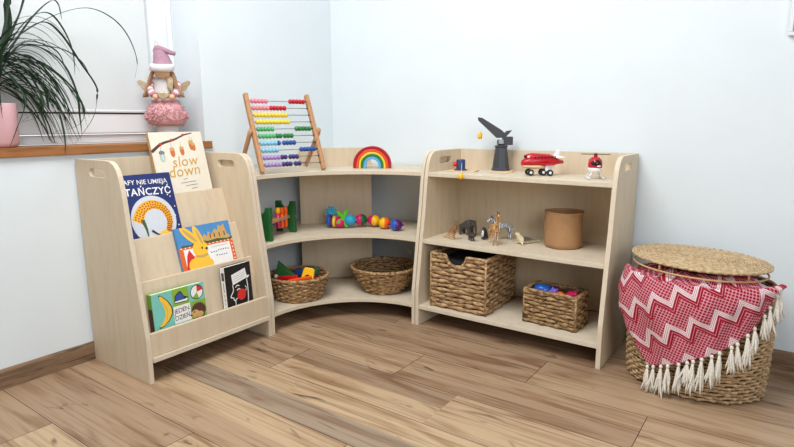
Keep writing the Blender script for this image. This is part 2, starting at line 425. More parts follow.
# book display (local frame: x = away from left wall, y along the wall, z up; origin at back of its near end)
YL = -E1 - WLU
t = thing('book_display_shelf', 'birch plywood book display shelf with sloping tiers under the windowsill', 'book shelf', (GAP, YL, 0))
for yy in (TH / 2, WLU - TH / 2):
    G().prism(PROF, TH, PLYV, T(0, yy, 0) @ RX(PI / 2), holes=[HOLE], edge=PLYE, bev=.0012).build('side_panel', t)
ym, yw = WLU / 2, WLU - 2 * TH - .0004
G().box((.0075, ym, .445), (.015, yw, .70), PLYV, bev=.001).build('back_panel', t)
G().box((.199, ym, .087), (.398 - .0, yw, .018), PLYH, bev=.001).build('bottom_shelf', t)
def lip(name, xt, zt, s, zb, th):
    """sloping divider; front face passes (xt, zt) and runs out by s per metre downwards (world x minus GAP)"""
    g = G(); xb = xt + s * (zt - zb)
    V = []
    for yy in (TH + .0002, WLU - TH - .0002): V += [(xt - th, yy, zt), (xt, yy, zt), (xb, yy, zb), (xb - th, yy, zb)]
    F = [(0, 1, 2, 3), (7, 6, 5, 4), (0, 4, 5, 1), (1, 5, 6, 2), (2, 6, 7, 3), (3, 7, 4, 0)]
    bm = bmesh.new(); vs = [bm.verts.new(v) for v in V]
    for f in F: bm.faces.new([vs[i] for i in f])
    bmesh.ops.recalc_face_normals(bm, faces=bm.faces[:]); bmesh.ops.bevel(bm, geom=list(bm.edges), offset=.0012, segments=1, affect='EDGES'); bm.verts.index_update()
    g.add([v.co.copy() for v in bm.verts], [tuple(v.index for v in f.verts) for f in bm.faces], PLYV); bm.free()
    return g.build(name, t)
lip('divider', .137 - GAP, .643, .29, .4798, .012)
lip('divider', .218 - GAP, .497, .29, .3368, .012)
lip('divider', .313 - GAP, .354, .13, .1618, .012)
G().box((.402 - GAP - .008, ym, .141), (.016, yw, .088), PLYV, bev=.0015).build('front_lip', t)
for z, x1 in ((.6250, .126), (.4785, .208), (.3355, .300), (.1610, .3835)):
    G().box(((x1 - GAP + .016) / 2, ym, z - .006), (x1 - GAP - .016, yw, .012), PLYH).build('tier_floor', t)

# corner unit
t = thing('corner_shelf', 'birch corner shelf with three concave curved shelves between two units', 'corner shelf', (0, 0, 0))
G().prism(PROF, .017, PLYV, T(GAP, -E1 + .0015 + .0085, 0) @ RX(PI / 2), edge=PLYE, bev=.0012).build('side_panel', t)
MR = Matrix(((0, 0, -1, 0), (-1, 0, 0, -GAP), (0, 1, 0, 0), (0, 0, 0, 1)))
G().prism(PROF, .017, PLYV, T(E2 - .0032 - .0085, 0, 0) @ MR, edge=PLYE, bev=.0012).build('side_panel', t)
def circ3(a, b, c):
    ax, ay = a; bx, by = b; cx, cy = c; d = 2 * (ax * (by - cy) + bx * (cy - ay) + cx * (ay - by))
    ux = ((ax * ax + ay * ay) * (by - cy) + (bx * bx + by * by) * (cy - ay) + (cx * cx + cy * cy) * (ay - by)) / d
    uy = ((ax * ax + ay * ay) * (cx - bx) + (bx * bx + by * by) * (ax - cx) + (cx * cx + cy * cy) * (bx - ax)) / d
    return ux, uy, math.hypot(ax - ux, ay - uy)
for z, mid in ((.695, (.452, -.492)), (.392, (.497, -.478)), (.087, (.532, -.512))):
    d = depth_at(z) + GAP - .002
    a, c = (d, -.8622), (.8235, -d)
    ux, uy, R = circ3(a, mid, c); t0 = math.atan2(a[1] - uy, a[0] - ux); t1 = math.atan2(c[1] - uy, c[0] - ux)
    if t0 < 0: t0 += 2 * PI
    if t1 < 0: t1 += 2 * PI
    arc = [(ux + R * math.cos(t0 + (t1 - t0) * i / 40), uy + R * math.sin(t0 + (t1 - t0) * i / 40)) for i in range(41)]
    G().prism([(GAP, -.8622)] + arc + [(.8235, -GAP), (GAP, -GAP)], .018, PLYH, T(0, 0, z), edge=PLYE, bev=.0012).build('curved_shelf', t)
G().box((0, 0, .45), (.378, .016, .70), PLYV, T(.2515, -.269, 0) @ RZ(PI / 4) @ T(0, .008, 0), bev=.0012).build('back_board', t)

# open toy shelf
t = thing('toy_shelf', 'birch plywood open shelf unit with three boards beside the wicker hamper', 'toy shelf', (E2, -GAP, 0))
MR2 = Matrix(((0, 0, -1, 0), (-1, 0, 0, 0), (0, 1, 0, 0), (0, 0, 0, 1)))
for xx in (TH / 2, WRU - TH / 2):
    G().prism(PROF, TH, PLYV, T(xx, 0, 0) @ MR2, holes=[HOLE], edge=PLYE, bev=.0012).build('side_panel', t)
xm, xw = WRU / 2, WRU - 2 * TH - .0004
G().box((xm, -.0075, .45), (xw, .015, .70), PLYV, bev=.001).build('back_panel', t)
for z in (.695, .392, .087):
    d = depth_at(z) - .002
    G().box((xm, -(d + .016) / 2, z), (xw, d - .016, .018), PLYH, bev=.0012).build('shelf', t)
ZT, ZM, ZB = .7042, .4012, .0962

# ------------------------------------------------------------------ books
def flat_mat(name, *c): return plain('print_' + name, rgb(*c), .55, .03, 40)
P_NAVY = flat_mat('navy', 28, 44, 108); P_MOON = flat_mat('moon', 206, 212, 222); P_GIR = flat_mat('ochre', 238, 178, 44); P_SPOT = flat_mat('rust', 176, 76, 36)
P_CREAM = flat_mat('cream', 232, 226, 210); P_WHITE = flat_mat('white', 240, 240, 238); P_BRN = flat_mat('brown', 84, 52, 44); P_GOLD = flat_mat('gold', 206, 160, 62)
P_ORG = flat_mat('orange', 226, 104, 44); P_SKY = flat_mat('sky', 76, 142, 200); P_YEL = flat_mat('yellow', 246, 196, 60); P_GRN = flat_mat('green', 64, 92, 46)
P_TEAL = flat_mat('teal', 120, 196, 184); P_LIME = flat_mat('lime', 132, 176, 54); P_BLK = flat_mat('black', 22, 22, 24); P_RED = flat_mat('red', 214, 44, 40)
P_TAN = flat_mat('tan', 206, 164, 100); P_GREY = flat_mat('grey', 120, 122, 124); P_BLUE = flat_mat('blue', 56, 84, 160); P_SAGE = flat_mat('sage', 176, 196, 180); P_RUST = flat_mat('copper', 196, 116, 66)
class Art:
    """prints laid on a cover: u to the right, v up from the bottom-left corner of the front"""
    def __init__(s, g, w, h): s.g, s.w, s.h, s.k = g, w, h, 0
    def M(s, u, v, rot=0):
        s.k += 1
        return T(u - s.w / 2, -.00025 - .000022 * s.k, v) @ RX(PI / 2) @ RZ(rot)
    def poly(s, pts, mat, rot=0): s.g.poly(pts, mat, s.M(0, 0)); return s
    def ell(s, u, v, ru, rv, mat, rot=0):
        c, n = math.cos(rot), math.sin(rot)
        P = [(u + x * c - y * n, v + x * n + y * c) for x, y in circle_pts(0, 0, ru, rv, 26)]
        s.g.poly([(min(max(x, .0005), s.w - .0005), min(max(y, .0005), s.h - .0005)) for x, y in P], mat, s.M(0, 0)); return s
    def rect(s, u0, v0, u1, v1, mat): return s.poly([(u0, v0), (u1, v0), (u1, v1), (u0, v1)], mat)
    def line(s, pts, wd, mat):
        P = [Vector(p).to_2d() for p in smooth_path([(p[0], p[1], 0) for p in pts], 5)] if len(pts) > 2 else [Vector(p) for p in pts]
        A, B = [], []
        for i, p in enumerate(P):
            d = (P[min(i + 1, len(P) - 1)] - P[max(i - 1, 0)]).normalized(); n = Vector((-d.y, d.x))
            w = wd if not isinstance(wd, tuple) else wd[0] + (wd[1] - wd[0]) * i / (len(P) - 1)
            A.append(p + n * w / 2); B.append(p - n * w / 2)
        V = [(p.x, p.y, 0) for p in A + B]; n = len(A)
        s.g.add(V, [(i, n + i, n + i + 1, i + 1) for i in range(n - 1)], mat, s.M(0, 0)); return s
    def text(s, u, v, body, size, mat, rot=0, **kw): s.g.text(body, size, mat, s.M(u, v, rot), **kw); return s

def book(name, label, w, h, th, zb, x, y, slope, art, cover, spine=None, page=PAPER, yaw=0, board=.0022, cat='book', back=None):
    lean = math.atan(slope)
    r = thing(name, label, cat, (x, y, zb + th * math.sin(lean) + .0006), (-lean, 0, PI / 2 + yaw), group='picture books on the display shelf')
    g = G()
    g.box((0, board / 2, h / 2), (w, board, h), cover, bev=.0004)
    g.box((0, th - board / 2, h / 2), (w, board, h), back or cover, bev=.0004)
    g.box((-w / 2 + board / 2, th / 2, h / 2), (board, th - .001, h), spine or cover, bev=.0004)
    art(Art(g, w, h), g)
    g.build('cover', r)
    G().box((.001, th / 2, h / 2), (w - .008, th - 2 * board - .0004, h - .006), page).build('pages', r)
    return r

def art_slow(a, g):
    w, h = a.w, a.h
    a.line([(.0, h - .082), (.05, h - .050), (.11, h - .034), (.165, h - .014), (.205, h - .006)], (.013, .004), P_BRN)
    for u, v in ((.045, h - .050), (.10, h - .034), (.16, h - .013)): a.ell(u, v, .007, .005, P_RED)
    for u, v, m, sc in ((.043, h - .104, P_SAGE, 1.5), (.094, h - .088, P_RUST, 1.3), (.140, h - .084, P_RUST, 1.2), (.190, h - .060, P_RUST, 1.35), (.200, h - .068, P_RUST, 1.1)):
        a.line([(u, v + .042), (u - .002, v + .020)], .0014, P_GREY)
        a.ell(u, v, .0085 * sc, .016 * sc, m); a.ell(u, v + .011 * sc, .009 * sc, .006 * sc, P_TAN if m is P_RUST else P_GREY)
        a.ell(u + .002, v - .003, .003 * sc, .010 * sc, P_ORG if m is P_RUST else P_MOON)
    a.text(.142, h - .130, 'slow', .064, P_GOLD, .05, shear=.15, spacing=1.05)
    a.text(.130, h - .172, 'down', .066, P_GOLD, .05, shear=.15, spacing=1.05)
    for k, ww in enumerate((.020, .075, .058, .03)):
        u = .128 + .012 * k
        a.line([(u - ww / 2, h - .206 - .014 * k - .002), (u, h - .205 - .014 * k), (u + ww / 2, h - .204 - .014 * k)], .0022, P_GREY)
book('square_picture_book', 'cream book with a branch and hanging acorns on the top tier', .252, .270, .018, .6256, .1036, -1.0505, .25, art_slow, P_CREAM, spine=P_TAN, page=P_TAN)

def art_moon(a, g):
    w, h = a.w, a.h
    a.text(w * .50, h - .032, 'ŻYRAFY NIE UMIEJĄ', .0262, P_WHITE, -.03, bold=.0002)
    a.text(.160, h - .072, 'TAŃCZYĆ', .040, P_WHITE, -.03, bold=.0006, spacing=1.05)
    cy = h - .186
    c = circle_pts(.100, cy, .094, .098, 48)
    c = [(x, max(y, .006)) for x, y in c]
    a.poly([(x + .057, y) for x, y in c], P_MOON)
    a.line([(.030 + .057, cy + .000), (.117, cy + .046), (.165, cy + .062), (.207, cy + .040), (.222, cy - .008), (.205, cy - .056)], (.044, .022), P_GIR)
    a.line([(.109, cy + .006), (.117, cy - .030), (.119, cy - .068)], (.016, .005), P_GRN)
    random.seed(3)
    sp = smooth_path([(.036, cy + .004, 0), (.062, cy + .044, 0), (.108, cy + .060, 0), (.149, cy + .038, 0), (.163, cy - .008, 0), (.151, cy - .048, 0)], 5)
    for i, p in enumerate(sp):
        tg = (sp[min(i + 1, len(sp) - 1)] - sp[max(i - 1, 0)]).normalized(); nn = Vector((-tg.y, tg.x, 0)); wd = .0125 - .006 * i / len(sp)
        for k in (-1, 0, 1):
            q = p + nn * (k * wd + .003 * (i % 2)); a.ell(q.x + .057, q.y, .0036, .0030, P_SPOT, k + i)
    for u, v in ((.246, h - .10), (.256, h - .142), (.236, h - .092), (.02, h - .10), (.256, h - .22), (.25, h - .18), (.03, h - .2)): a.ell(u, v, .0026, .0026, P_WHITE)
    a.line([(.137, cy - .040), (.162, cy - .060), (.187, cy - .062)], (.009, .003), P_BLK)
    a.ell(.186, cy - .058, .020, .011, P_YEL)
book('moon_picture_book', 'dark blue book with a white moon and spotted animal', .268, .259, .010, .4797, .1955, -1.282, .28, art_moon, P_NAVY)

def art_bunny(a, g):
    w, h = a.w, a.h
    a.rect(.004, h * .50, w - .0, h - .002, P_SKY)
    a.poly([(.10, h * .56), (.115, h * .66), (.13, h * .78), (.142, h * .70), (.150, h * .82), (.165, h * .74), (.185, h * .86), (.196, h * .80), (.205, h * .93), (.218, h * .88), (.232, h * .95), (.240, h * .70), (.262, h * .60), (.262, h * .56)], P_TAN)
    for u in (.155, .175, .20, .225): a.rect(u, h * .66, u + .005, h * .76, P_BRN)
    a.poly([(.004, h * .52), (.02, h * .60), (.06, h * .58), (.10, h * .66), (.14, h * .60), (.19, h * .62), (.24, h * .58), (w, h * .62), (w, h * .50), (.004, h * .50)], P_GRN)
    a.rect(0, .0, w, h * .55, P_ORG)
    for k in range(14): a.ell(.012 + k * .019, h * .535, .0035, .0025, P_WHITE)
    for k in range(5): a.ell(w - .008, h * .08 + k * h * .09, .003, .003, P_WHITE)
    a.rect(.020, .006, w - .018, h * .50, P_WHITE)
    a.poly([(.02, h * .1), (.03, h * .35), (.045, h * .48), (.06, h * .33), (.085, h * .22), (.095, h * .06), (.02, .006)], P_RED)
    a.ell(.095, h * .165, .038, .046, P_YEL); a.ell(.060, h * .10, .030, .030, P_YEL); a.ell(.120, h * .09, .026, .022, P_YEL)
    a.ell(.098, h * .46, .036, .034, P_YEL)
    a.ell(.062, h * .79, .018, .055, P_YEL, .75); a.ell(.100, h * .73, .016, .050, P_YEL, .28)
    a.ell(.062, h * .79, .007, .040, P_TAN, .75); a.ell(.104, h * .73, .006, .034, P_TAN, .28)
    a.ell(.106, h * .47, .004, .005, P_BLK); a.ell(.126, h * .44, .006, .005, P_BLK)
    a.line([(.07, h * .31), (.10, h * .28), (.128, h * .31)], .010, P_TAN)
    for k, (u0, ww, v) in enumerate(((.142, .095, .335), (.165, .060, .225))):
        u = u0
        while u < u0 + ww:
            x = .004 + .006 * ((k * 7 + int(u * 1000)) % 3) / 2
            a.line([(u, h * v), (u + x, h * v + .004 * ((int(u * 977)) % 3 - 1))], .0036, P_BLUE); u += x + .005
    a.line([(.15, h * .44), (.23, h * .45)], .0012, P_GREY)
book('landscape_picture_book', 'wide book with a yellow rabbit and castle on third tier', .262, .180, .013, .3367, .2797, -1.083, .28, art_bunny, P_SKY, spine=P_SKY)

def art_day(a, g):
    w, h = a.w, a.h; x1, x2 = .083, .152; y1 = h * .44
    a.rect(.0, .0, w, h, P_LIME)
    a.rect(.0, .016, x1, h, P_TEAL); a.rect(x1, h * .52 + .006, x2, h, P_LIME); a.rect(x2, h * .52 + .006, w, h, P_TEAL); a.rect(x2, .012, w, h * .52 + .006, P_LIME)
    a.rect(x1, .018, x2 + .002, h * .52 + .006, P_WHITE); a.rect(x1, .010, x2, .018, P_TEAL)
    ban_o = [(.034, h - .010), (.041, h - .018), (.062, h - .046), (.078, h - .084), (.078, h - .118), (.062, h - .148), (.038, h - .170), (.022, h - .176), (.018, h - .170), (.034, h - .150), (.047, h - .122), (.048, h - .090), (.040, h - .056), (.030, h - .030), (.027, h - .014)]
    ban_o = [(x * 1.02, h - (h - y) * .75) for x, y in ban_o]; cx, cy = sum(p[0] for p in ban_o) / len(ban_o), sum(p[1] for p in ban_o) / len(ban_o)
    a.poly(ban_o, P_BLK); a.poly([(cx + (x - cx) * .87 + .0, cy + (y - cy) * .94) for x, y in ban_o], P_YEL)
    a.line([(.043, h - .04), (.059, h - .072), (.051, h - .105)], .0022, P_TAN)
    # shoe
    sx, sy = x1 + .006, h * .63
    a.poly([(sx, sy), (sx + .058, sy - .002), (sx + .060, sy + .014), (sx + .042, sy + .022), (sx + .030, sy + .044), (sx + .018, sy + .040), (sx + .004, sy + .028)], P_BLK)
    a.poly([(sx + .004, sy + .008), (sx + .045, sy + .008), (sx + .042, sy + .018), (sx + .028, sy + .040), (sx + .018, sy + .036), (sx + .007, sy + .026)], P_BLUE)
    a.poly([(sx + .002, sy + .003), (sx + .057, sy + .001), (sx + .056, sy + .012), (sx + .046, sy + .009), (sx + .003, sy + .008)], P_WHITE)
    # beach ball
    bx, by, br = x2 + .036, h * .78, .029
    a.ell(bx, by, br, br, P_BLK); a.ell(bx, by, br - .003, br - .003, P_WHITE)
    a.poly([(bx, by)] + circle_pts(bx, by, br - .003, n=8, a0=.2, a1=1.5), P_RED); a.poly([(bx, by)] + circle_pts(bx, by, br - .003, n=8, a0=3.9, a1=5.0), P_LIME)
    # hedgehog
    hx, hy = x2 + .036, h * .29
    sp = []
    for i in range(26):
        an = -.4 + 3.7 * i / 25; r = .036 if i % 2 else .030; sp.append((hx + r * math.cos(an), hy + r * .95 * math.sin(an)))
    a.poly(sp + [(hx - .026, hy - .030), (hx + .022, hy - .032)], P_BRN)
    a.ell(hx - .016, hy - .010, .018, .016, P_TAN); a.ell(hx + .004, hy - .016, .016, .012, P_TAN); a.ell(hx - .033, hy - .012, .004, .004, P_BLK); a.ell(hx - .020, hy - .002, .003, .003, P_BLK)
    a.text((x1 + x2) / 2, .018 + (h * .52 - .012) * .70, 'JEDEN', .0250, P_BLK, .04, spacing=.9); a.text((x1 + x2) / 2, .018 + (h * .52 - .012) * .30, 'DZIEŃ', .0250, P_BLK, .04, spacing=.9)
    # spine picture
    g.box((-a.w / 2 - .0002, .015, .05), (.0004, .026, .09), P_BRN)
book('board_book', 'thick board book with a banana and four picture squares', .222, .150, .030, .1617, .3745, -1.298, .08, art_day, P_LIME, spine=P_LIME, board=.002)

def art_nose(a, g):
    w, h = a.w, a.h
    a.rect(.0, 0, .008, h, P_BLK)
    a.poly([(.032, h - .038), (.108, h - .022), (.114, h - .056), (.130, h - .058), (.120, h - .068), (.112, h - .066), (.036, h - .082)], P_WHITE)
    for k in range(3): a.line([(.042, h - .050 - k * .009), (.075, h - .045 - k * .009), (.104, h - .038 - k * .009)], .001, P_GREY)
    a.line([(.034, h - .082), (.036, h - .104), (.020, h - .128), (.034, h - .136), (.034, h - .144), (.042, h - .150), (.042, .004)], .0042, P_WHITE)
    a.line([(.112, h - .070), (.114, h - .105), (.112, .03), (.106, .004)], .0042, P_WHITE)
    a.ell(.078, h - .130, .023, .024, P_RED)
    a.line([(.048, h - .094), (.058, h - .087), (.070, h - .091)], .004, P_WHITE); a.line([(.054, h - .108), (.064, h - .103), (.072, h - .107)], .004, P_WHITE)
    a.line([(.100, h - .098), (.106, h - .108), (.101, h - .120)], .003, P_WHITE); a.line([(.044, h - .146), (.054, h - .140)], .004, P_WHITE)
    # spine: pale with bar code
    for k in range(9):
        g.box((-w / 2 - .0003, .0065 + k * .0017, h - .040), (.0004, .0008 + .0004 * (k % 2), .034), P_BLK)
    g.box((-w / 2 - .0003, .013, h - .085), (.0004, .004, .04), P_GREY)
    for k in range(4): g.box((-w / 2 - .0003, .013, h - .12 - k * .018), (.0004, .003, .012), P_RED if k == 2 else P_GREY)
book('face_picture_book', 'black book with a white face outline and red nose', .138, .184, .028, .1617, .3735, -1.0175, .07, art_nose, P_BLK, spine=P_WHITE, yaw=.055)

# ------------------------------------------------------------------ windowsill: plant and doll
LEAVES = [[(-0.07,-1.622,1.19),(-0.065,-1.53,1.268),(-0.06,-1.424,1.334),(-0.06,-1.319,1.368),(-0.06,-1.228,1.344),(-0.06,-1.168,1.282),(-0.06,-1.138,1.189),(-0.06,-1.153,1.116)],[(-0.07,-1.617,1.177),(-0.05,-1.553,1.257),(-0.03,-1.493,1.29),(-0.03,-1.439,1.251),(-0.03,-1.384,1.16),(-0.03,-1.336,1.081),(-0.03,-1.332,1.039),(-0.03,-1.357,0.951),(0.022,-1.462,0.851)],[(-0.07,-1.616,1.184),(-0.06,-1.557,1.274),(-0.05,-1.504,1.321),(-0.05,-1.457,1.321),(-0.05,-1.418,1.266),(-0.05,-1.397,1.196),(-0.05,-1.398,1.112)],[(-0.07,-1.626,1.149),(-0.045,-1.577,1.203),(-0.02,-1.506,1.205),(-0.02,-1.439,1.197),(-0.02,-1.382,1.159),(-0.02,-1.351,1.095)],[(-0.07,-1.624,1.143),(-0.075,-1.548,1.219),(-0.08,-1.47,1.213),(-0.08,-1.431,1.184),(-0.08,-1.416,1.123)],[(-0.07,-1.624,1.143),(-0.035,-1.554,1.153),(0.0,-1.513,1.067),(0.01,-1.496,0.972),(0.03,-1.495,0.878),(0.045,-1.507,0.814)],[(-0.07,-1.633,1.115),(-0.045,-1.583,1.151),(-0.02,-1.536,1.084),(-0.02,-1.518,0.997),(-0.02,-1.533,0.95)],[(-0.07,-1.635,1.098),(-0.035,-1.607,1.108),(0.0,-1.575,1.047),(0.02,-1.56,0.995),(0.03,-1.63,0.936)],[(-0.07,-1.632,1.182),(-0.065,-1.603,1.285),(-0.06,-1.588,1.386),(-0.06,-1.58,1.485)],[(-0.07,-1.622,1.183),(-0.06,-1.582,1.271),(-0.05,-1.553,1.341),(-0.05,-1.525,1.429)],[(-0.07,-1.625,1.183),(-0.075,-1.597,1.254),(-0.08,-1.593,1.354),(-0.08,-1.628,1.446)],[(-0.07,-1.622,1.133),(-0.055,-1.514,1.147),(-0.04,-1.425,1.073),(-0.04,-1.383,0.981),(-0.04,-1.411,0.924),(-0.04,-1.496,0.899)],[(-0.07,-1.622,1.156),(-0.04,-1.547,1.206),(-0.01,-1.465,1.159),(-0.01,-1.419,1.054),(-0.01,-1.415,0.95),(-0.01,-1.414,0.887)],[(-0.07,-1.623,1.15),(-0.06,-1.549,1.172),(-0.05,-1.487,1.106),(-0.05,-1.441,1.01),(-0.05,-1.434,0.943)],[(-0.07,-1.629,1.129),(-0.03,-1.584,1.13),(0.01,-1.553,1.041),(0.01,-1.548,0.957)],[(-0.07,-1.626,1.149),(-0.08,-1.521,1.298),(-0.09,-1.441,1.377),(-0.09,-1.414,1.371),(-0.09,-1.406,1.315)],[(-0.07,-1.63,1.115),(-0.02,-1.619,1.08),(0.03,-1.61,1.01),(0.04,-1.65,0.916),(0.06,-1.69,0.845)],[(-0.07,-1.623,1.15),(-0.025,-1.575,1.117),(0.03,-1.556,1.012),(0.04,-1.58,0.957),(0.04,-1.63,0.936)]]
PX, PY, PZ = -.078, -1.69, .8485
t = thing('potted_dracaena', 'pink ceramic pot with a long-leaved arching green plant on the windowsill', 'plant', (PX, PY, PZ))
G().lathe([(.0, 0), (.066, 0), (.076, .004), (.082, .016), (.0885, .148), (.086, .152), (.081, .150), (.080, .136), (.0, .136)], POTPINK, 40, caps=False).build('pot', t)
G().lathe([(0, .130), (.079, .130), (.079, .138), (.05, .141), (0, .142)], SOIL, 24, caps=False).build('soil', t)
G().tube(smooth_path([(0, 0, .13), (.004, .01, .2), (.002, .02, .27), (.006, .045, .335)], 4), [.02, .019, .018, .017, .016, .016, .016, .016, .017, .017, .018, .019, .02], BARK, 10).build('stem', t)
def ribbon(g, pts, w, mat, side=None):
    P = smooth_path(pts, 7); n = len(P); V, F = [], []
    for i, p in enumerate(P):
        tg = (P[min(i + 1, n - 1)] - P[max(i - 1, 0)]).normalized()
        sd = tg.cross(Vector((0, 0, 1)));
        sd = (sd.normalized() if sd.length > .15 else Vector((.8, .6, 0))); sd = (sd * .75 + Vector((.1, .8, .25)) * .25).normalized()
        sd = (sd - tg * sd.dot(tg)).normalized(); nn = tg.cross(sd)
        f = i / (n - 1); ww = w * (.75 + .25 * min(1, f * 6)) * (1 - f ** 2.2) + .0008
        V += [p - sd * ww / 2, p + nn * ww * .18, p + sd * ww / 2, p + nn * (ww * .18 - .0008)]
    for i in range(n - 1):
        for j in range(4): F.append((i * 4 + j, i * 4 + (j + 1) % 4, (i + 1) * 4 + (j + 1) % 4, (i + 1) * 4 + j))
    g.add(V, F, mat, None, True)
random.seed(11)
g = G(); O = Vector((PX, PY, PZ))
for k, L in enumerate(LEAVES): ribbon(g, [Vector(p) - O for p in L], (.0135 if k else .010) if k not in (8, 9, 10) else .030, LEAF)
for k in range(84):
    az = random.uniform(-2.6, 2.6) if k % 3 else random.uniform(-.9, .9)      # 0 = along +y
    el = random.uniform(-.25, .75) if k < 70 else random.uniform(.8, 1.35)
    Lg = random.uniform(.24, .42); ds = Lg / 6
    p = Vector((-.002 + random.uniform(-.01, .01), .045 + random.uniform(-.01, .01), random.uniform(.20, .34))); v = Vector((math.sin(az) * math.cos(el) * .6, math.cos(az) * math.cos(el), math.sin(el))).normalized()
    pts = [p.copy()]
    for i in range(6):
        v = (v + Vector((0, 0, -.30 - .07 * i))).normalized(); p = p + v * ds
        q = p.copy(); q.x = max(q.x, -.076 + .006 * i); q.z = max(q.z, .012)
        if q.z < .16:
            rr = math.hypot(q.x, q.y)
            if rr < .105: s_ = .105 / max(rr, .02); q.x = max(q.x * s_, -.076); q.y *= s_
        pts.append(q)
    ribbon(g, pts, random.uniform(.007, .011), LEAF)
g.build('leaves', t)

# gnome doll, local -Y faces the room
DP = plain('doll_felt_pink', rgb(170, 132, 148), .9, .15, 120, bump=.4); DW = plain('doll_fleece', rgb(232, 228, 228), .95, .08, 200, bump=.8); DSK = plain('doll_skin', rgb(232, 184, 146), .7, .03, 40)
DH = plain('doll_hair', rgb(160, 124, 94), .8, .3, 160, bump=.6); DF = plain('doll_fur', rgb(216, 164, 168), .95, .2, 150, bump=.8); DGO = plain('doll_gold', rgb(186, 168, 136), .4, .2, 60, metallic=.3); DSTR = plain('doll_stripe', rgb(206, 140, 152), .9, .1, 90)
t = thing('gnome_doll', 'gnome doll with pink hat and fluffy skirt standing on the windowsill', 'doll', (-.062, -1.02, .8485), (0, 0, math.radians(52))); t.scale = (.88, .88, .86)
G().lathe([(.0, 0), (.046, 0), (.050, .006), (.048, .11), (.0, .112)], DW, 24, caps=False).build('stand', t)
g = G(); random.seed(5)
g.lathe([(.0, .085), (.055, .080), (.084, .092), (.090, .130), (.076, .180), (.050, .214), (0, .216)], DF, 28, caps=False)
for k in range(900):
    a = random.uniform(0, 2 * PI); f = random.random(); z = .085 + f * .125; r = (.066 + .024 * min(1, f / .3)) if f < .35 else .090 - .042 * ((f - .35) / .65) ** 1.3
    p = Vector((r * math.cos(a), r * math.sin(a), z)); d = Vector((math.cos(a), math.sin(a), random.uniform(-.9, .4))).normalized()
    q = p + d * .013 + Vector((random.uniform(-.006, .006), random.uniform(-.006, .006), random.uniform(-.004, .004)))
    g.tube([p, (p + q) / 2, q], [.0035, .0028, .0006], DF, 4)
g.build('skirt', t)
G().lathe([(.0, .205), (.046, .21), (.054, .25), (.050, .30), (.040, .335), (.0, .35)], DW, 24, caps=False).build('body', t)
for s in (-1, 1):
    g = G(); P = [Vector((s * .042, -.005, .315)), Vector((s * .062, -.025, .285)), Vector((s * .062, -.045, .255)), Vector((s * .045, -.062, .232))]
    SP = smooth_path(P, 6)
    for i in range(len(SP) - 1): g.tube([SP[i], SP[i + 1]], [.0165 + .0008 * (i % 3), .0165], DW if (i // 2) % 2 else DSTR, 10)
    sl = g.build('sleeve', t)
    G().skin([((s * .045, -.062, .232), .014), ((s * .036, -.072, .222), .015), ((s * .026, -.078, .216), .010)], [(0, 1), (1, 2)], DSK).build('hand', t)
g = G(); hp = [(0.024 * math.sin(q) ** 3 * 1.15, .0016 * (13 * math.cos(q) - 5 * math.cos(2 * q) - 2 * math.cos(3 * q) - math.cos(4 * q))) for q in [2 * PI * i / 40 for i in range(40)]]
g.prism(hp, .012, DGO, T(.0, -.083, .228) @ RX(PI / 2), bev=.004).build('heart', t)
G().ell((0, -.052, .338), (.036, .026, .024), DSK).build('nose', t)
g = G(); g.lathe([(.050, .352), (.058, .358), (.060, .375), (.054, .388), (.046, .386)], DW, 28, T(0, 0, 0) @ RX(.14), sx=.95, sy=.95).build('hat_brim', t)
hat = smooth_path([(0, 0, .372), (-.004, 0, .41), (-.014, 0, .445), (-.022, -.004, .462), (.004, -.008, .458), (.035, -.010, .446), (.062, -.012, .438)], 4)
rr = [.052 - .036 * min(1, i / 12) if i <= 12 else .016 - .006 * (i - 12) / 12 for i in range(len(hat))]
G().tube(hat, rr, DP, 16, flat=(1, 1)).build('hat', t)
G().tube(smooth_path([(-.022, 0, .455), (-.030, 0, .485), (-.024, 0, .500), (-.016, 0, .485), (-.020, 0, .458)], 4), .0009, DGO, 5).build('hanging_loop', t)
for s in (-1, 1):
    g = G(); random.seed(20 + s)
    for k in range(9):
        o_ = Vector((random.uniform(-.009, .009), random.uniform(-.008, .008), 0))
        g.tube(smooth_path([Vector((s * .036, -.034, .362)) + o_ * .4, Vector((s * .050, -.045, .325)) + o_, Vector((s * (.064 if s < 0 else .058), -.046, .282)) + o_, Vector((s * .076, -.045, .245)) + o_ * 1.3, Vector((s * .082, -.043, .222)) + o_ * 1.9], 3), [.004] + [.0055] * 10 + [.004, .002], DH, 6)
    g.tube(smooth_path([(s * .074, -.058, .258), (s * .078, -.040, .250), (s * .070, -.034, .258)], 3), .003, DGO, 6)
    g.build('braid', t)
g = G()
for k in range(6): g.tube(smooth_path([(.012 + .004 * k, -.052, .33), (.024 + .004 * k, -.064, .30), (.022 + .003 * k, -.068, .262 - .004 * k)], 4), [.004] * 8 + [.001], DGO, 5)
g.build('hair_bow', t)
for s in (-1, 1):
    wp = [(0, 0), (s * .028, .020), (s * .058, .034), (s * .072, .028), (s * .066, .012), (s * .056, .002), (s * .050, -.012), (s * .038, -.018), (s * .020, -.016)]
    G().prism(wp if s > 0 else wp[::-1], .004, DGO, T(s * .055, .012, .275) @ RZ(-s * .3) @ RX(PI / 2), bev=.0015).build('wing', t)

# ------------------------------------------------------------------ top of the corner shelf: abacus and rainbow
AX, AW = Vector((.315, -.815, ZT)), .308
wv = Vector((.29864, .95436, 0)); bk = Vector((-.95436, .29864, 0))
t = thing('abacus', 'beech bead abacus with ten coloured rows on the corner shelf', 'abacus', AX, (0, 0, math.atan2(wv.y, wv.x)))
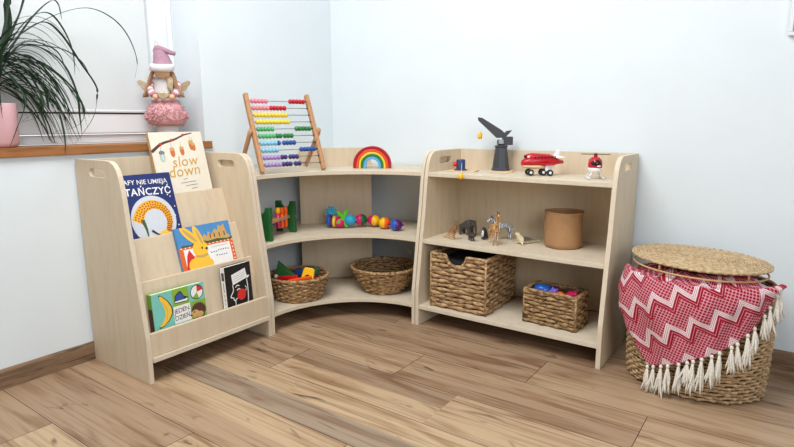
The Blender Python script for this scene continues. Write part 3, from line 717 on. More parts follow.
# local: x across, y = towards the wall, z up; the frame leans back
TOPY, TOPZ = .150, .342
ax = Vector((0, TOPY, TOPZ)); AL = ax.length; an = math.atan2(TOPY, TOPZ)
ML = T(0, .004, .0065) @ RX(-an)
for x in (0, AW):
    g = G(); g.box((x, 0, AL / 2 + .004), (.020, .026, AL + .008), BEECH, ML, bev=.006, seg=3)
    if x:
        for k in range(10): g.lathe([(.0045, 0), (.0045, .003)], C_BLACK, 10, ML @ T(x - .0115, 0, AL * (.925 - .0918 * k)) @ RY(-PI / 2) @ T(0, 0, -.0015))
    g.build('frame_post', t)
PV = .190
for x, px in ((-.018, -.018), (AW + .018, AW + .018)):
    p = ML @ Vector((x, 0, PV)); q = Vector((x, p.y + .135, .0135)); up_ = (p - q).normalized()
    g = G(); g.tube([q, q + up_ * .006, p, p + up_ * .018], [.0095, .0105, .0115, .009], BEECH, 10, flat=(1.25, .8)); g.build('support_leg', t)
for x0, x1 in ((-.022, .006), (AW - .006, AW + .022)): G().tube([ML @ Vector((x0, 0, PV)), ML @ Vector((x1, 0, PV))], .004, BEECH, 8).build('hinge_pin', t)
g = G(); q0 = ML @ Vector((0, 0, PV)); g.tube([(-.018, q0.y + .118, .030), (AW + .018, q0.y + .118, .030)], .002, C_STEEL, 8); g.build('brace_wire', t)
PB = .01675; ST = .0175
BR = [([C_PINK] * 5, 0), ([C_RED] * 5, None)], [([C_PINK] * 5 + [C_RED] * 5, 0)], [([C_YEL] * 10, 0)], [([C_YEL] * 10, .003)], [([C_LGREEN] * 5, 0), ([C_GREEN] * 5, None)], \
     [([C_LGREEN] * 5 + [C_GREEN] * 2, 0), ([C_GREEN] * 3, .122)], [([C_LBLUE] * 5 + [C_BLUE], 0), ([C_BLUE] * 4, .110)], [([C_LBLUE] * 5, 0), ([C_BLUE] * 5, None)], \
     [([C_LILAC] * 5 + [C_PURPLE] * 2, 0), ([C_PURPLE] * 3, .125)], [([C_LILAC] * 5 + [C_PURPLE] * 3, 0), ([C_PURPLE] * 2, .145)]
bead_cache = {}
def bead_proto(mat):
    g = G(); g.lathe([(.004, -.0082), (.0088, -.0066), (.0112, -.003), (.0117, 0), (.0112, .003), (.0088, .0066), (.004, .0082)], mat, 16, RY(PI / 2)); return g
for k, row in enumerate(BR):
    s = AL * (.925 - .0918 * k)
    G().tube([ML @ Vector((.008, 0, s)), ML @ Vector((AW - .008, 0, s))], .0016, C_STEEL, 8).build('rod', t)
    for mats, st in row:
        x0 = ST + (st or 0) + PB / 2 if st is not None else AW - ST - PB * len(mats) + PB / 2
        for i, m in enumerate(mats):
            p = ML @ Vector((x0 + i * PB, 0, s))
            if m.name not in bead_cache:
                bead_cache[m.name] = b = bead_proto(m).build('bead', t)
            else:
                b = bead_cache[m.name].copy(); COL.objects.link(b); b.parent = t
            b.location = p; b.rotation_euler = (-an, 0, 0)

RA = math.atan2(.5389, .8424)
RB = [.0955, .0800, .0668, .0570, .0435, .0300]
for i, (m, nm) in enumerate(((C_DKRED, 'dark red outermost arch of the nested wooden rainbow'), (C_ORANGE, 'orange second arch of the nested wooden rainbow'), (C_YEL, 'yellow middle arch of the nested wooden rainbow'), (C_GREEN, 'green fourth arch of the nested wooden rainbow'), (C_SKY, 'light blue innermost arch of the nested wooden rainbow'))):
    r1, r0 = RB[i] - .0004, RB[i + 1] + .0004; h = .0145
    pts = [(r1, 0)] + circle_pts(0, h, r1, n=30, a0=0, a1=PI) + [(-r1, 0), (-r0, 0)] + circle_pts(0, h, r0, n=26, a0=PI, a1=0) + [(r0, 0)]
    o = G().prism(pts, .042, m, RX(PI / 2), bev=.0015).build('rainbow_arch', None, (.5075 - .021 * math.sin(-RA) * -1, -.287 + .021, ZT + .0002), (0, 0, RA))
    tag(o, nm, 'toy arch', 'nested rainbow arches')

# ------------------------------------------------------------------ middle corner shelf: pounding bench and bead chain
t = thing('pounding_bench', 'green wooden pounding bench with coloured pegs on the middle corner shelf', 'toy', (.2425, -.698, ZM + .0005), (0, 0, math.atan2(-.200, .0635)))
def endp(x):
    w, h = .052, .152
    pts = [(-w, 0), (-.024, 0)] + circle_pts(0, 0, .024, .026, 10, PI, 0)[1:-1] + [(.024, 0), (w, 0), (w, .05), (w - .004, .076), (w, .10), (w, h), (.026, h)] + circle_pts(0, h, .026, .030, 10, 2 * PI, PI)[1:-1] + [(-.026, h), (-w, h), (-w, .10), (-w + .004, .076), (-w, .05)]
    return G().prism(pts, .022, plain('bench_green', rgb(26, 92, 44), .45, .12, 30), T(x, 0, 0) @ RZ(PI / 2) @ RX(PI / 2), bev=.003)
endp(-.112).build('end_panel', t); endp(.112).build('end_panel', t)
G().box((0, 0, .078), (.203, .056, .016), BEECH, bev=.003).build('peg_board', t)
for x, y, m1, m2, dz in ((-.012, .014, C_MAG, C_GOLDY, .006), (-.044, .016, C_ORPL, C_ORPL, .002), (-.080, .016, C_ORPL, C_ORPL, .002), (.030, -.012, C_MAG, C_MAG, -.006)):
    g = G(); g.lathe([(.0085, .030 + dz), (.0095, .034 + dz), (.0095, .100 + dz)], m1, 14, T(x, y, 0)); g.lathe([(.0095, .1 + dz), (.011, .106 + dz), (.011, .122 + dz), (.008, .128 + dz)], m2, 14, T(x, y, 0))
    g.build('peg', t)

t = thing('bead_chain', 'colourful snap bead caterpillar lying across the middle corner shelf', 'toy', (.42, -.30, ZM))
O = Vector((.42, -.30, ZM))
vr = Vector((.8134, .5817, 0))
def ballpart(nm, c, m1, m2, r=.026, ridge=False, ax=vr, el=1.08):
    q = ax.to_track_quat('Z', 'Y').to_matrix().to_4x4(); M = T(*(Vector(c) - O)) @ q; g = G(); n = 10
    pr = [(r * math.sin(PI * i / (2 * n)), -r * el * math.cos(PI * i / (2 * n))) for i in range(n + 1)]
    if ridge: pr = [(a * (1 + .07 * (i % 2)), b) for i, (a, b) in enumerate(pr)]
    pr[0] = (.003, pr[0][1])
    g.lathe(pr, m1, 24, M); g.lathe([(a, -b) for a, b in reversed(pr)], m2, 24, M)
    g.tube([M @ Vector((0, 0, r * .9)), M @ Vector((0, 0, r * 1.25))], .005, m2, 8)
    return g.build(nm, t)
zc = ZM + .027
ballpart('bead', (.316, -.392, ZM + .0362), C_BLUEPL, C_PURPL, .034, el=.62)
ballpart('ring_bead', (.338, -.384, ZM + .033), C_YEL, C_YEL, .029, el=.5)
ballpart('ridged_bead', (.366, -.375, ZM + .0315), C_MAG, C_MAG, .0275, True)
ballpart('bead', (.408, -.344, ZM + .042), C_CYAN, C_CYAN, .0285)
ballpart('bead', (.440, -.295, ZM + .040), C_MAG, C_DKGREEN, .0295, ax=Vector((.75, .6, -.05)).normalized())
ballpart('bead', (.492, -.255, ZM + .036), C_MAG, C_GOLDY, .0285, ax=Vector((.9, .2, -.1)).normalized(), el=1.15)
ballpart('bead', (.567, -.265, ZM + .0315), C_GOLDY, C_ORPL, .0280, ax=Vector((.78, .62, -.05)).normalized())
ballpart('bead', (.643, -.268, ZM + .0295), C_BLUEPL, C_PURPL, .0285, ax=Vector((.86, .42, 0)).normalized())
g = G(); M = T(*(Vector((.390, -.366, ZM + .054)) - O)) @ Vector((.82, -.35, .12)).normalized().to_track_quat('Z', 'Y').to_matrix().to_4x4()
st = []
for i in range(40):
    a = 2 * PI * i / 40; st.append(((.034 + .018 * math.cos(5 * a + .6)) * math.cos(a), (.034 + .018 * math.cos(5 * a + .6)) * math.sin(a)))
g.prism(st, .009, C_LIME, M, bev=.003).build('leaf_collar', t)
g = G(); c = Vector((.322, -.388, ZM + .074)) - O
for k in range(6):
    a = PI * (-.05 + 1.1 * k / 5); tip = c + vr * (math.cos(a) * .026) + Vector((0, 0, math.sin(a) * .030 + .004)); g.tube([c, (c + tip) / 2, tip], [.008, .0055, .006], C_CYAN, 8); g.ell(tip, .0062, C_CYAN, None, 8, 6)
g.ell(c, .011, C_CYAN, None, 10, 8); g.build('splash_piece', t)
G().tube(smooth_path([(.32, -.39, ZM + .034), (.366, -.375, ZM + .032), (.408, -.344, ZM + .042), (.44, -.295, ZM + .04), (.492, -.255, ZM + .036), (.567, -.265, ZM + .030), (.643, -.268, zc)], 6), .003, C_PURPL, 6, M=T(-.42, .30, -ZM)).build('string', t)

# ------------------------------------------------------------------ round bowls
def bowl(label, loc, r0, r1, h, mat, K=26, rows=11, sq=1.0):
    t = thing('wicker_bowl', label, 'basket', loc, (0, 0, .3), group='round wicker bowls')
    path = lambda a, off: ((off) * math.cos(2 * PI * a), (off) * sq * math.sin(2 * PI * a))
    prof = lambda f: r0 + (r1 - r0) * (f ** .8)
    g = G(); wmesh(g, path, rows, .004, h - .008, prof, .0035, K, mat, 180, hh=h / rows * .6, thick=.0055)
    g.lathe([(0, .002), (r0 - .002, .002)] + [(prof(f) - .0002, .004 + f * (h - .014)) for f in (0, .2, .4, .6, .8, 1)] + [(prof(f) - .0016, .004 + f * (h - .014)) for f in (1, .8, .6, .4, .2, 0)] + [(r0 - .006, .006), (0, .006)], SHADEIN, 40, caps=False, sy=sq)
    g.build('bowl_body', t)
    g = G(); n = 120
    for ph in (0, PI):
        g.tube([((r1 + .001 + .0045 * math.cos(2 * PI * i / n * 30 + ph)) * math.cos(2 * PI * i / n), (r1 + .001 + .0045 * math.cos(2 * PI * i / n * 30 + ph)) * sq * math.sin(2 * PI * i / n), h - .006 + .0045 * math.sin(2 * PI * i / n * 30 + ph)) for i in range(n)], .0052, mat, 6, closed=True)
    g.build('rim', t)
    return t
bowl('round wicker bowl full of colourful toy blocks on the lowest corner board', (.315, -.625, ZB), .105, .140, .118, HYA_D)
bowl('empty round wicker bowl beside the right end of the corner shelf', (.582, -.292, ZB), .093, .162, .130, HYA_D)
bx, by, bz = .315, -.625, ZB
def toyblock(name, label, g, loc, rot):
    return tag(g.build(name, None, loc, rot), label, 'toy block', 'toy blocks in the round bowl')
yaw = math.atan2(vr.y, vr.x)
toyblock('toy_block', 'green triangular block leaning in the left wicker bowl', G().prism([(-.055, -.045), (.060, -.045), (-.035, .048)], .032, C_GREEN, RX(PI / 2), bev=.003), (bx - .044, by - .040, bz + .134), (.25, .05, yaw + .1))
toyblock('toy_block', 'long red block lying across the left wicker bowl', G().box((0, 0, 0), (.10, .026, .024), C_REDPL, bev=.003), (bx - .004, by - .066, bz + .107), (.1, -.08, yaw - .2))
toyblock('toy_block', 'orange rod lying at the front of the left bowl', G().box((0, 0, 0), (.11, .016, .016), C_ORPL, bev=.004), (bx + .060, by - .048, bz + .108), (0, -.14, yaw + .15))
arch = [(-.030, -.03), (-.016, -.03)] + circle_pts(0, -.03, .016, .024, 9, PI, 0)[1:-1] + [(.016, -.03), (.030, -.03), (.026, .02), (.018, .028), (-.018, .028), (-.026, .02)]
toyblock('toy_block', 'yellow bridge block standing in the left wicker bowl', G().prism(arch, .028, C_GOLDY, RX(PI / 2), bev=.003), (bx + .066, by + .004, bz + .124), (-.35, .15, yaw - .15))
toyblock('toy_block', 'blue block at the back of the left wicker bowl', G().box((0, 0, 0), (.06, .028, .028), C_BLUE, bev=.003), (bx - .03, by + .045, bz + .108), (0, .1, yaw))
toyblock('toy_block', 'teal green block at the right side of the left bowl', G().box((0, 0, 0), (.034, .03, .034), C_DKGREEN, bev=.003), (bx + .058, by + .054, bz + .122), (0, .1, yaw))
toyblock('toy_block', 'small blue cylinder beside the teal block in the left bowl', G().lathe([(.013, -.016), (.014, -.013), (.014, .013), (.013, .016)], C_BLUEPL, 16), (bx + .034, by + .078, bz + .118), (.1, .1, 0))
toyblock('toy_block', 'flat red block under the teal block in the left bowl', G().box((0, 0, 0), (.06, .04, .018), C_RED, bev=.003), (bx + .048, by + .052, bz + .090), (0, 0, yaw + .3))
toyblock('toy_block', 'white ball beside the green triangle in the left bowl', G().ell((0, 0, 0), .011, C_WHT), (bx - .060, by - .088, bz + .112), (0, 0, 0))
g = G(); random.seed(2)
fill = [C_RED, C_BLUE, C_GREEN, C_GOLDY, C_ORPL, C_WHT]
for k, (dx, dy, dz) in enumerate(((-.04, -.03, .045), (.03, -.03, .045), (-.02, .04, .045), (.05, .03, .045), (0, 0, .03), (0, -.005, .075))):
    toyblock('toy_block', ('red', 'blue', 'green', 'yellow', 'orange', 'white')[k] + ' block buried deep under others in the left wicker bowl', G().box((0, 0, 0), (.05, .034, .026), fill[k], bev=.003), (bx + dx * .8, by + dy * .8, bz + dz), (0, 0, k * .7))

# ------------------------------------------------------------------ rectangular baskets
def rpath(w, d, r=.012):
    P = []
    for cx, cy, a in ((w / 2 - r, d / 2 - r, 0), (-w / 2 + r, d / 2 - r, PI / 2), (-w / 2 + r, -d / 2 + r, PI), (w / 2 - r, -d / 2 + r, 1.5 * PI)):
        P += [(cx, cy, r, a + PI / 2 * i / 4) for i in range(5)]
    base = [(c[0] + c[2] * math.cos(c[3]), c[1] + c[2] * math.sin(c[3]), math.cos(c[3]), math.sin(c[3])) for c in P]
    L = [0]
    for i in range(len(base)): a, b = base[i], base[(i + 1) % len(base)]; L.append(L[-1] + math.hypot(a[0] - b[0], a[1] - b[1]))
    def f(a, off):
        s = (a % 1) * L[-1]; i = 0
        while L[i + 1] < s and i < len(base) - 1: i += 1
        u = (s - L[i]) / max(1e-9, L[i + 1] - L[i]); p, q = base[i], base[(i + 1) % len(base)]
        return (p[0] + (q[0] - p[0]) * u + off * (p[2] + (q[2] - p[2]) * u), p[1] + (q[1] - p[1]) * u + off * (p[3] + (q[3] - p[3]) * u))
    return f, L[-1]
def rect_basket(label, loc, rot, w, d, h, rows, K, mat, cut=None):
    t = thing('wicker_box', label, 'basket', loc, (0, 0, rot), group='rectangular wicker boxes on the lowest board')
    f, L = rpath(w - .016, d - .016); g = G(); n = 320
    pitch = (h - .012) / rows
    for r in range(rows):
        z = .004 + pitch * (r + .5); m = 6; ring_ = []
        for i in range(n):
            a = i / n; ph = PI * a * K + PI * (r % 2); w_ = math.sin(ph)
            bul = .66 + .36 * abs(w_); x0, y0 = f(a, 0)
            hide = cut and y0 < -d / 2 + .03 and abs(x0 - cut[0]) < cut[1] * math.sqrt(max(0, 1 - ((h - z) / cut[2]) ** 2)) if (cut and h - z < cut[2]) else False
            ring_.append((a, ph, w_, bul, hide))
        V, F = [], []
        for a, ph, w_, bul, hide in ring_:
            for j in range(m):
                an_ = 2 * PI * j / m + .5 * math.cos(ph)
                x, y = f(a, .0035 * w_ + .0065 * bul * math.cos(an_)); V.append((x, y, z + .10 * pitch * math.sin(ph * .43 + r) + pitch * .56 * bul * math.sin(an_)))
        for i in range(n):
            if ring_[i][4] or ring_[(i + 1) % n][4]: continue
            for j in range(m): F.append((i * m + j, ((i + 1) % n) * m + j, ((i + 1) % n) * m + (j + 1) % m, i * m + (j + 1) % m))
        g.add(V, F, mat, None, True)
    # corner ribs and inner walls
    g.build('basket_body', t)
    for sx in (-1, 1):
        for sy in (-1, 1): G().tube([(sx * (w / 2 - .008), sy * (d / 2 - .008), .002), (sx * (w / 2 - .008), sy * (d / 2 - .008), h - .006)], .0050, mat, 8).build('corner_rib', t)
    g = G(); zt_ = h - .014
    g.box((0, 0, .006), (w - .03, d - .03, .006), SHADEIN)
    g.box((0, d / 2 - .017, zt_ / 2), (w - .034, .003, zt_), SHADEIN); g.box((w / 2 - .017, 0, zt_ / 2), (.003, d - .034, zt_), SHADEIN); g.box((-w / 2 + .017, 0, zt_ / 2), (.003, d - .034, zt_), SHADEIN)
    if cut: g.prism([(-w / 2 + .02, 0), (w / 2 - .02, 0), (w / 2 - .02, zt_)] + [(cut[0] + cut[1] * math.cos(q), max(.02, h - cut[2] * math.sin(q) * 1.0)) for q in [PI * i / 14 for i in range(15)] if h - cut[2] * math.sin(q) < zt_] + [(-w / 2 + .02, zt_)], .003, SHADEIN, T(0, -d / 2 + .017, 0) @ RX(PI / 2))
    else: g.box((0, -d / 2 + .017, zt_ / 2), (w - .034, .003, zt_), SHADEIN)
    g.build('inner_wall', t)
    g = G(); m2 = 240; N2 = 90
    for ph in (0, PI):
        pts = []
        for i in range(m2):
            a = i / m2; q = 2 * PI * a * N2 / 2 + ph; x, y = f(a, .0045 * math.cos(q))
            z = h - .007 + .0035 * math.sin(q)
            if cut and y < -d / 2 + .03 and abs(x - cut[0]) < cut[1]: z -= cut[2] * math.sqrt(max(0, 1 - ((x - cut[0]) / cut[1]) ** 2))
            pts.append((x, y, z))
        g.tube(pts, .0052, mat, 6, closed=True)
    g.build('rim', t)
    return t
bb = rect_basket('large wicker box with a cut-out handle below the toy animals', (1.047, -.2125, ZB), .01, .290, .332, .256, 13, 26, HYA, cut=(-.008, .050, .050))
G().box((0, 0, .116), (.244, .288, .212), BLACKFILL, bev=.02).build('dark_fill_block', bb, label='black block standing in for the dark basket inside')  # added black block makes the inside of the large box read dark
sb = rect_basket('small wicker box full of bright pieces beside the toy shelf end', (1.4575, -.262, ZB), math.radians(-3), .238, .148, .150, 9, 20, HYA_S)
def piece(label, g, loc, rot=(0, 0, 0)): return tag(g.build('toy_piece', None, loc, rot), label, 'toy piece', 'bright pieces in the small wicker box')
sx, sy, sz = 1.4575, -.262, ZB + .008
piece('light blue rounded piece at left in the small wicker box', G().ell((0, 0, 0), (.040, .026, .026), C_BLUEPL), (sx - .055, sy - .003, sz + .126), (0, .15, .3))
piece('purple star piece in the middle of the small wicker box', G().prism([((.026 if i % 2 else .013) * math.cos(PI * i / 5), (.026 if i % 2 else .013) * math.sin(PI * i / 5)) for i in range(10)], .016, plain('violet_bright', rgb(110, 70, 190), .3, .05), RX(PI / 3), bev=.003), (sx - .004, sy - .018, sz + .130))
piece('orange round piece in the small wicker box', G().ell((0, 0, 0), (.018, .016, .014), C_ORPL), (sx + .030, sy - .034, sz + .127))
piece('yellow small piece in the small wicker box', G().ell((0, 0, 0), (.013, .012, .012), C_GOLDY), (sx + .014, sy + .010, sz + .112))
piece('magenta block at the right end of the small wicker box', G().box((0, 0, 0), (.040, .036, .026), C_MAG, bev=.007), (sx + .072, sy - .008, sz + .128), (.1, -.15, .2))
piece('red rounded piece in the small wicker box', G().ell((0, 0, 0), (.014, .012, .010), C_REDPL), (sx + .046, sy + .010, sz + .118))
piece('dark blue piece at the back of the small wicker box', G().box((0, 0, 0), (.03, .022, .022), C_NAVY, bev=.005), (sx - .022, sy + .030, sz + .126), (.1, .1, .4))
piece('green piece half hidden in the small wicker box', G().box((0, 0, 0), (.16, .07, .05), C_DKGREEN, bev=.01), (sx - .005, sy, sz + .060))

# ------------------------------------------------------------------ middle board: paper bag and toy animals
t = thing('paper_bag', 'round brown kraft paper bag with an open top beside toy animals', 'bag', (1.436, -.148, ZM)); t.scale = (.95, .95, 1)
g = G(); n = 64; V, F = [], []; lv = [(0, .074), (.004, .080), (.02, .0825), (.06, .0815), (.10, .083), (.135, .0815), (.150, .084), (.1545, .084), (.1545, .082), (.148, .0795), (.10, .080), (.02, .0795), (.006, .078)]
for iz, (z, r) in enumerate(lv):
    for j in range(n):
        a = 2 * PI * j / n; rr_ = r + (.0016 * math.sin(3 * a + z * 40) + .0010 * math.sin(7 * a - z * 60) + .0007 * math.sin(13 * a + z * 90)) * (1 if 0 < iz < 12 else .3)
        V.append((rr_ * math.cos(a), rr_ * math.sin(a), z + .0012 * math.sin(2 * a) * (z > .1)))
for i in range(len(lv) - 1):
    for j in range(n): F.append((i * n + j, i * n + (j + 1) % n, (i + 1) * n + (j + 1) % n, (i + 1) * n + j))
F.append(tuple(reversed(range(n)))); F.append(tuple((len(lv) - 1) * n + j for j in range(n)))
g.add(V, F, KRAFT, None, True); g.build('bag_body', t)
G().tube([(.0845 * math.cos(2 * PI * i / 48), .0845 * math.sin(2 * PI * i / 48), .151 + .0012 * math.sin(4 * PI * i / 48)) for i in range(48)], .0022, KRAFT, 6, closed=True).build('rolled_rim', t)

def spotted(name, c1, c2, sc, thr, kind='vor'):
    m, nt, b = base_mat(name)
    v = mapped(nt, (1, 1, 1))
    if kind == 'vor':
        x = N(nt, 'ShaderNodeTexVoronoi', feature='DISTANCE_TO_EDGE'); x.inputs['Scale'].default_value = sc; nt.links.new(v, x.inputs['Vector']); f = x.outputs['Distance']
        st = [(thr - .02, c1), (thr + .02, c2)]
    elif kind == 'wave':
        x = N(nt, 'ShaderNodeTexWave', wave_type='BANDS', bands_direction='X'); x.inputs['Scale'].default_value = sc; x.inputs['Distortion'].default_value = 2.5; x.inputs['Detail Scale'].default_value = 30; nt.links.new(v, x.inputs['Vector']); f = x.outputs['Fac']; st = [(thr - .06, c1), (thr + .06, c2)]
    else:
        sp = N(nt, 'ShaderNodeSeparateXYZ'); nt.links.new(v, sp.inputs[0]); nz = N(nt, 'ShaderNodeTexNoise'); nz.inputs['Scale'].default_value = 90; nt.links.new(v, nz.inputs['Vector'])
        ad = N(nt, 'ShaderNodeMath', operation='MULTIPLY_ADD'); ad.inputs[1].default_value = .012; nt.links.new(nz.outputs['Fac'], ad.inputs[0]); nt.links.new(sp.outputs['Z'], ad.inputs[2])
        mr = N(nt, 'ShaderNodeMapRange'); mr.inputs['From Min'].default_value = thr - .004; mr.inputs['From Max'].default_value = thr + .008; nt.links.new(ad.outputs[0], mr.inputs['Value']); f = mr.outputs[0]; st = [(.0, c1), (1., c2)]
        if kind == 'seal':
            lt = N(nt, 'ShaderNodeMath', operation='LESS_THAN'); lt.inputs[1].default_value = .020; nt.links.new(sp.outputs['X'], lt.inputs[0]); ml = N(nt, 'ShaderNodeMath', operation='MULTIPLY'); nt.links.new(f, ml.inputs[0]); nt.links.new(lt.outputs[0], ml.inputs[1]); f = ml.outputs[0]
    nt.links.new(ramp(nt, f, st), b.inputs['Base Color']); b.inputs['Roughness'].default_value = .5
    return m
A_KAN = spotted('kangaroo_coat', rgb(206, 172, 126), rgb(142, 100, 64), 1, .030, 'z'); A_ELE = plain('elephant_skin', rgb(74, 68, 66), .7, .2, 120, bump=.4); A_CALF = plain('calf_skin', rgb(60, 56, 56), .7, .25, 120, bump=.4)
A_GIR = spotted('giraffe_coat', rgb(226, 190, 132), rgb(168, 100, 46), 75, .10); A_ZEB = spotted('zebra_coat', rgb(40, 42, 50), rgb(222, 226, 230), 42, .42, 'wave'); A_SEAL = spotted('seal_coat', rgb(222, 212, 176), rgb(92, 94, 94), 1, .016, 'seal')
A_PEN = spotted('penguin_coat', rgb(34, 36, 42), rgb(34, 36, 42), 20, .5); A_HORN = plain('dark_hoof', rgb(40, 30, 26), .6, .1)
def animal(name, label, loc, rz, sc, build):
    t = tag(thing(name, label, 'toy animal', loc, (0, 0, rz)), label, 'toy animal', 'toy animals on the middle board')
    g = G(); extra = build(g, sc); g.build('body', t)
    for nm, ge in (extra or {}).items(): ge.build(nm, t)
    return t
def sk(g, nodes, chains, mat, s, sub=2):
    ks = list(nodes); idx = {k: i for i, k in enumerate(ks)}
    E = []
    for c in chains:
        for a, b in zip(c, c[1:]): E.append((idx[a], idx[b]))
    g.skin([(tuple(x * s for x in nodes[k][:3]), nodes[k][3] * s) for k in ks], E, mat, sub)
def eyes(g, pts, r, s):
    for p in pts: g.ell(tuple(x * s for x in p), r * s, C_BLACK, None, 8, 6)
def quad(hip, sh, belly, legs, neck, head, tail, body_r):
    pass
def b_giraffe(g, s):
    n = dict(pelvis=(-.28, 0, .50, .10), mid=(-.05, 0, .55, .115), chest=(.18, 0, .58, .115), n1=(.28, 0, .70, .065), n2=(.34, 0, .84, .048), n3=(.38, 0, .97, .042), hd=(.42, 0, 1.02, .045), mz=(.55, 0, .97, .026), tl=(-.38, 0, .44, .018), tl2=(-.41, 0, .28, .012))
    for sd, y in (('l', .07), ('r', -.07)):
        n['fa' + sd] = (.20, y, .42, .042); n['fb' + sd] = (.205, y, .21, .026); n['fc' + sd] = (.20, y, .04, .024); n['fd' + sd] = (.215, y, .0, .026)
        n['ha' + sd] = (-.27, y, .38, .050); n['hb' + sd] = (-.31, y, .21, .027); n['hc' + sd] = (-.28, y, .04, .023); n['hd' + sd] = (-.265, y, .0, .026)
    sk(g, n, [('pelvis', 'mid', 'chest', 'n1', 'n2', 'n3', 'hd', 'mz'), ('pelvis', 'tl', 'tl2')] + [('chest', 'fa' + d, 'fb' + d, 'fc' + d, 'fd' + d) for d in 'lr'] + [('pelvis', 'ha' + d, 'hb' + d, 'hc' + d, 'hd' + d) for d in 'lr'], A_GIR, s)
    eyes(g, [(.45, .04, 1.03), (.45, -.04, 1.03)], .010, s)
    h = G()
    for y in (.022, -.022): h.tube([(.40 * s, y * s, 1.05 * s), (.39 * s, y * 1.2 * s, 1.12 * s)], [.010 * s, .012 * s], A_HORN, 6)
    e = G()
    for y in (1, -1): e.ell((.37 * s, y * .075 * s, 1.04 * s), (.012 * s, .042 * s, .018 * s), A_GIR, None, 8, 6)
    return {'horns': h, 'ears': e}
def b_zebra(g, s):
    n = dict(pelvis=(-.30, 0, .62, .145), mid=(0, 0, .60, .155), chest=(.26, 0, .62, .15), n1=(.42, 0, .78, .095), n2=(.52, 0, .92, .075), hd=(.60, 0, .96, .075), mz=(.78, 0, .82, .045), tl=(-.44, 0, .58, .022), tl2=(-.50, 0, .32, .020))
    for sd, y in (('l', .09), ('r', -.09)):
        n['fa' + sd] = (.28, y, .42, .058); n['fb' + sd] = (.29, y, .24, .036); n['fc' + sd] = (.28, y, .05, .030); n['fd' + sd] = (.30, y, .0, .036)
        n['ha' + sd] = (-.28, y, .42, .072); n['hb' + sd] = (-.36, y, .26, .040); n['hc' + sd] = (-.32, y, .05, .030); n['hd' + sd] = (-.30, y, .0, .036)
    sk(g, n, [('pelvis', 'mid', 'chest', 'n1', 'n2', 'hd', 'mz'), ('pelvis', 'tl', 'tl2')] + [('chest', 'fa' + d, 'fb' + d, 'fc' + d, 'fd' + d) for d in 'lr'] + [('pelvis', 'ha' + d, 'hb' + d, 'hc' + d, 'hd' + d) for d in 'lr'], A_ZEB, s)
    eyes(g, [(.66, .06, .95), (.66, -.06, .95)], .012, s)
    m = G(); m.prism([(.30 * s, .72 * s), (.40 * s, .90 * s), (.52 * s, 1.04 * s), (.60 * s, 1.06 * s), (.56 * s, .98 * s), (.44 * s, .80 * s)], .03 * s, A_HORN, RX(PI / 2))
    e = G()
    for y in (1, -1): e.ell((.57 * s, y * .06 * s, 1.05 * s), (.02 * s, .025 * s, .055 * s), A_ZEB, None, 8, 6)
    return {'mane': m, 'ears': e}
def b_elephant(mat):
    def f(g, s):
        n = dict(pelvis=(-.30, 0, .60, .23), mid=(0, 0, .64, .27), chest=(.26, 0, .64, .23), hd=(.48, 0, .74, .19), t1=(.62, 0, .58, .085), t2=(.66, 0, .38, .06), t3=(.64, 0, .20, .045), t4=(.69, 0, .12, .036), tl=(-.50, 0, .52, .025), tl2=(-.54, 0, .30, .018))
        for sd, y in (('l', .15), ('r', -.15)):
            n['fa' + sd] = (.26, y, .36, .11); n['fb' + sd] = (.27, y, .16, .09); n['fc' + sd] = (.27, y, .0, .10)
            n['ha' + sd] = (-.30, y, .36, .12); n['hb' + sd] = (-.33, y, .18, .09); n['hc' + sd] = (-.31, y, .0, .10)
        sk(g, n, [('pelvis', 'mid', 'chest', 'hd', 't1', 't2', 't3', 't4'), ('pelvis', 'tl', 'tl2')] + [('chest', 'fa' + d, 'fb' + d, 'fc' + d) for d in 'lr'] + [('pelvis', 'ha' + d, 'hb' + d, 'hc' + d) for d in 'lr'], mat, s)
        eyes(g, [(.60, .12, .80), (.60, -.12, .80)], .018, s)
        e = G()
        for y in (1, -1):
            e.ell((0, 0, 0), (.045 * s, .17 * s, .20 * s), mat, T(.40 * s, y * .25 * s, .68 * s) @ RZ(y * .55), 12, 8)
        return {'ears': e}
    return f
def b_kangaroo(g, s):
    n = dict(pelvis=(-.12, 0, .34, .19), mid=(.04, 0, .52, .15), chest=(.16, 0, .68, .11), nk=(.22, 0, .80, .065), hd=(.30, 0, .88, .075), mz=(.42, 0, .84, .04), t1=(-.34, 0, .20, .085), t2=(-.56, 0, .07, .055), t3=(-.80, 0, .04, .03))
    for sd, y in (('l', .12), ('r', -.12)):
        n['ha' + sd] = (.02, y, .26, .11); n['hb' + sd] = (-.06, y, .09, .05); n['hc' + sd] = (.08, y, .03, .04); n['hd' + sd] = (.26, y, .015, .032)
        n['fa' + sd] = (.26, y * .8, .58, .04); n['fb' + sd] = (.33, y * .7, .46, .028); n['fc' + sd] = (.38, y * .6, .44, .028)
    sk(g, n, [('pelvis', 'mid', 'chest', 'nk', 'hd', 'mz'), ('pelvis', 't1', 't2', 't3')] + [('pelvis', 'ha' + d, 'hb' + d, 'hc' + d, 'hd' + d) for d in 'lr'] + [('chest', 'fa' + d, 'fb' + d, 'fc' + d) for d in 'lr'], A_KAN, s)
    eyes(g, [(.35, .06, .90), (.35, -.06, .90)], .015, s)
    e = G()
    for y in (1, -1): e.ell((.26 * s, y * .06 * s, 1.02 * s), (.022 * s, .032 * s, .085 * s), A_KAN, None, 8, 6)
    return {'ears': e}
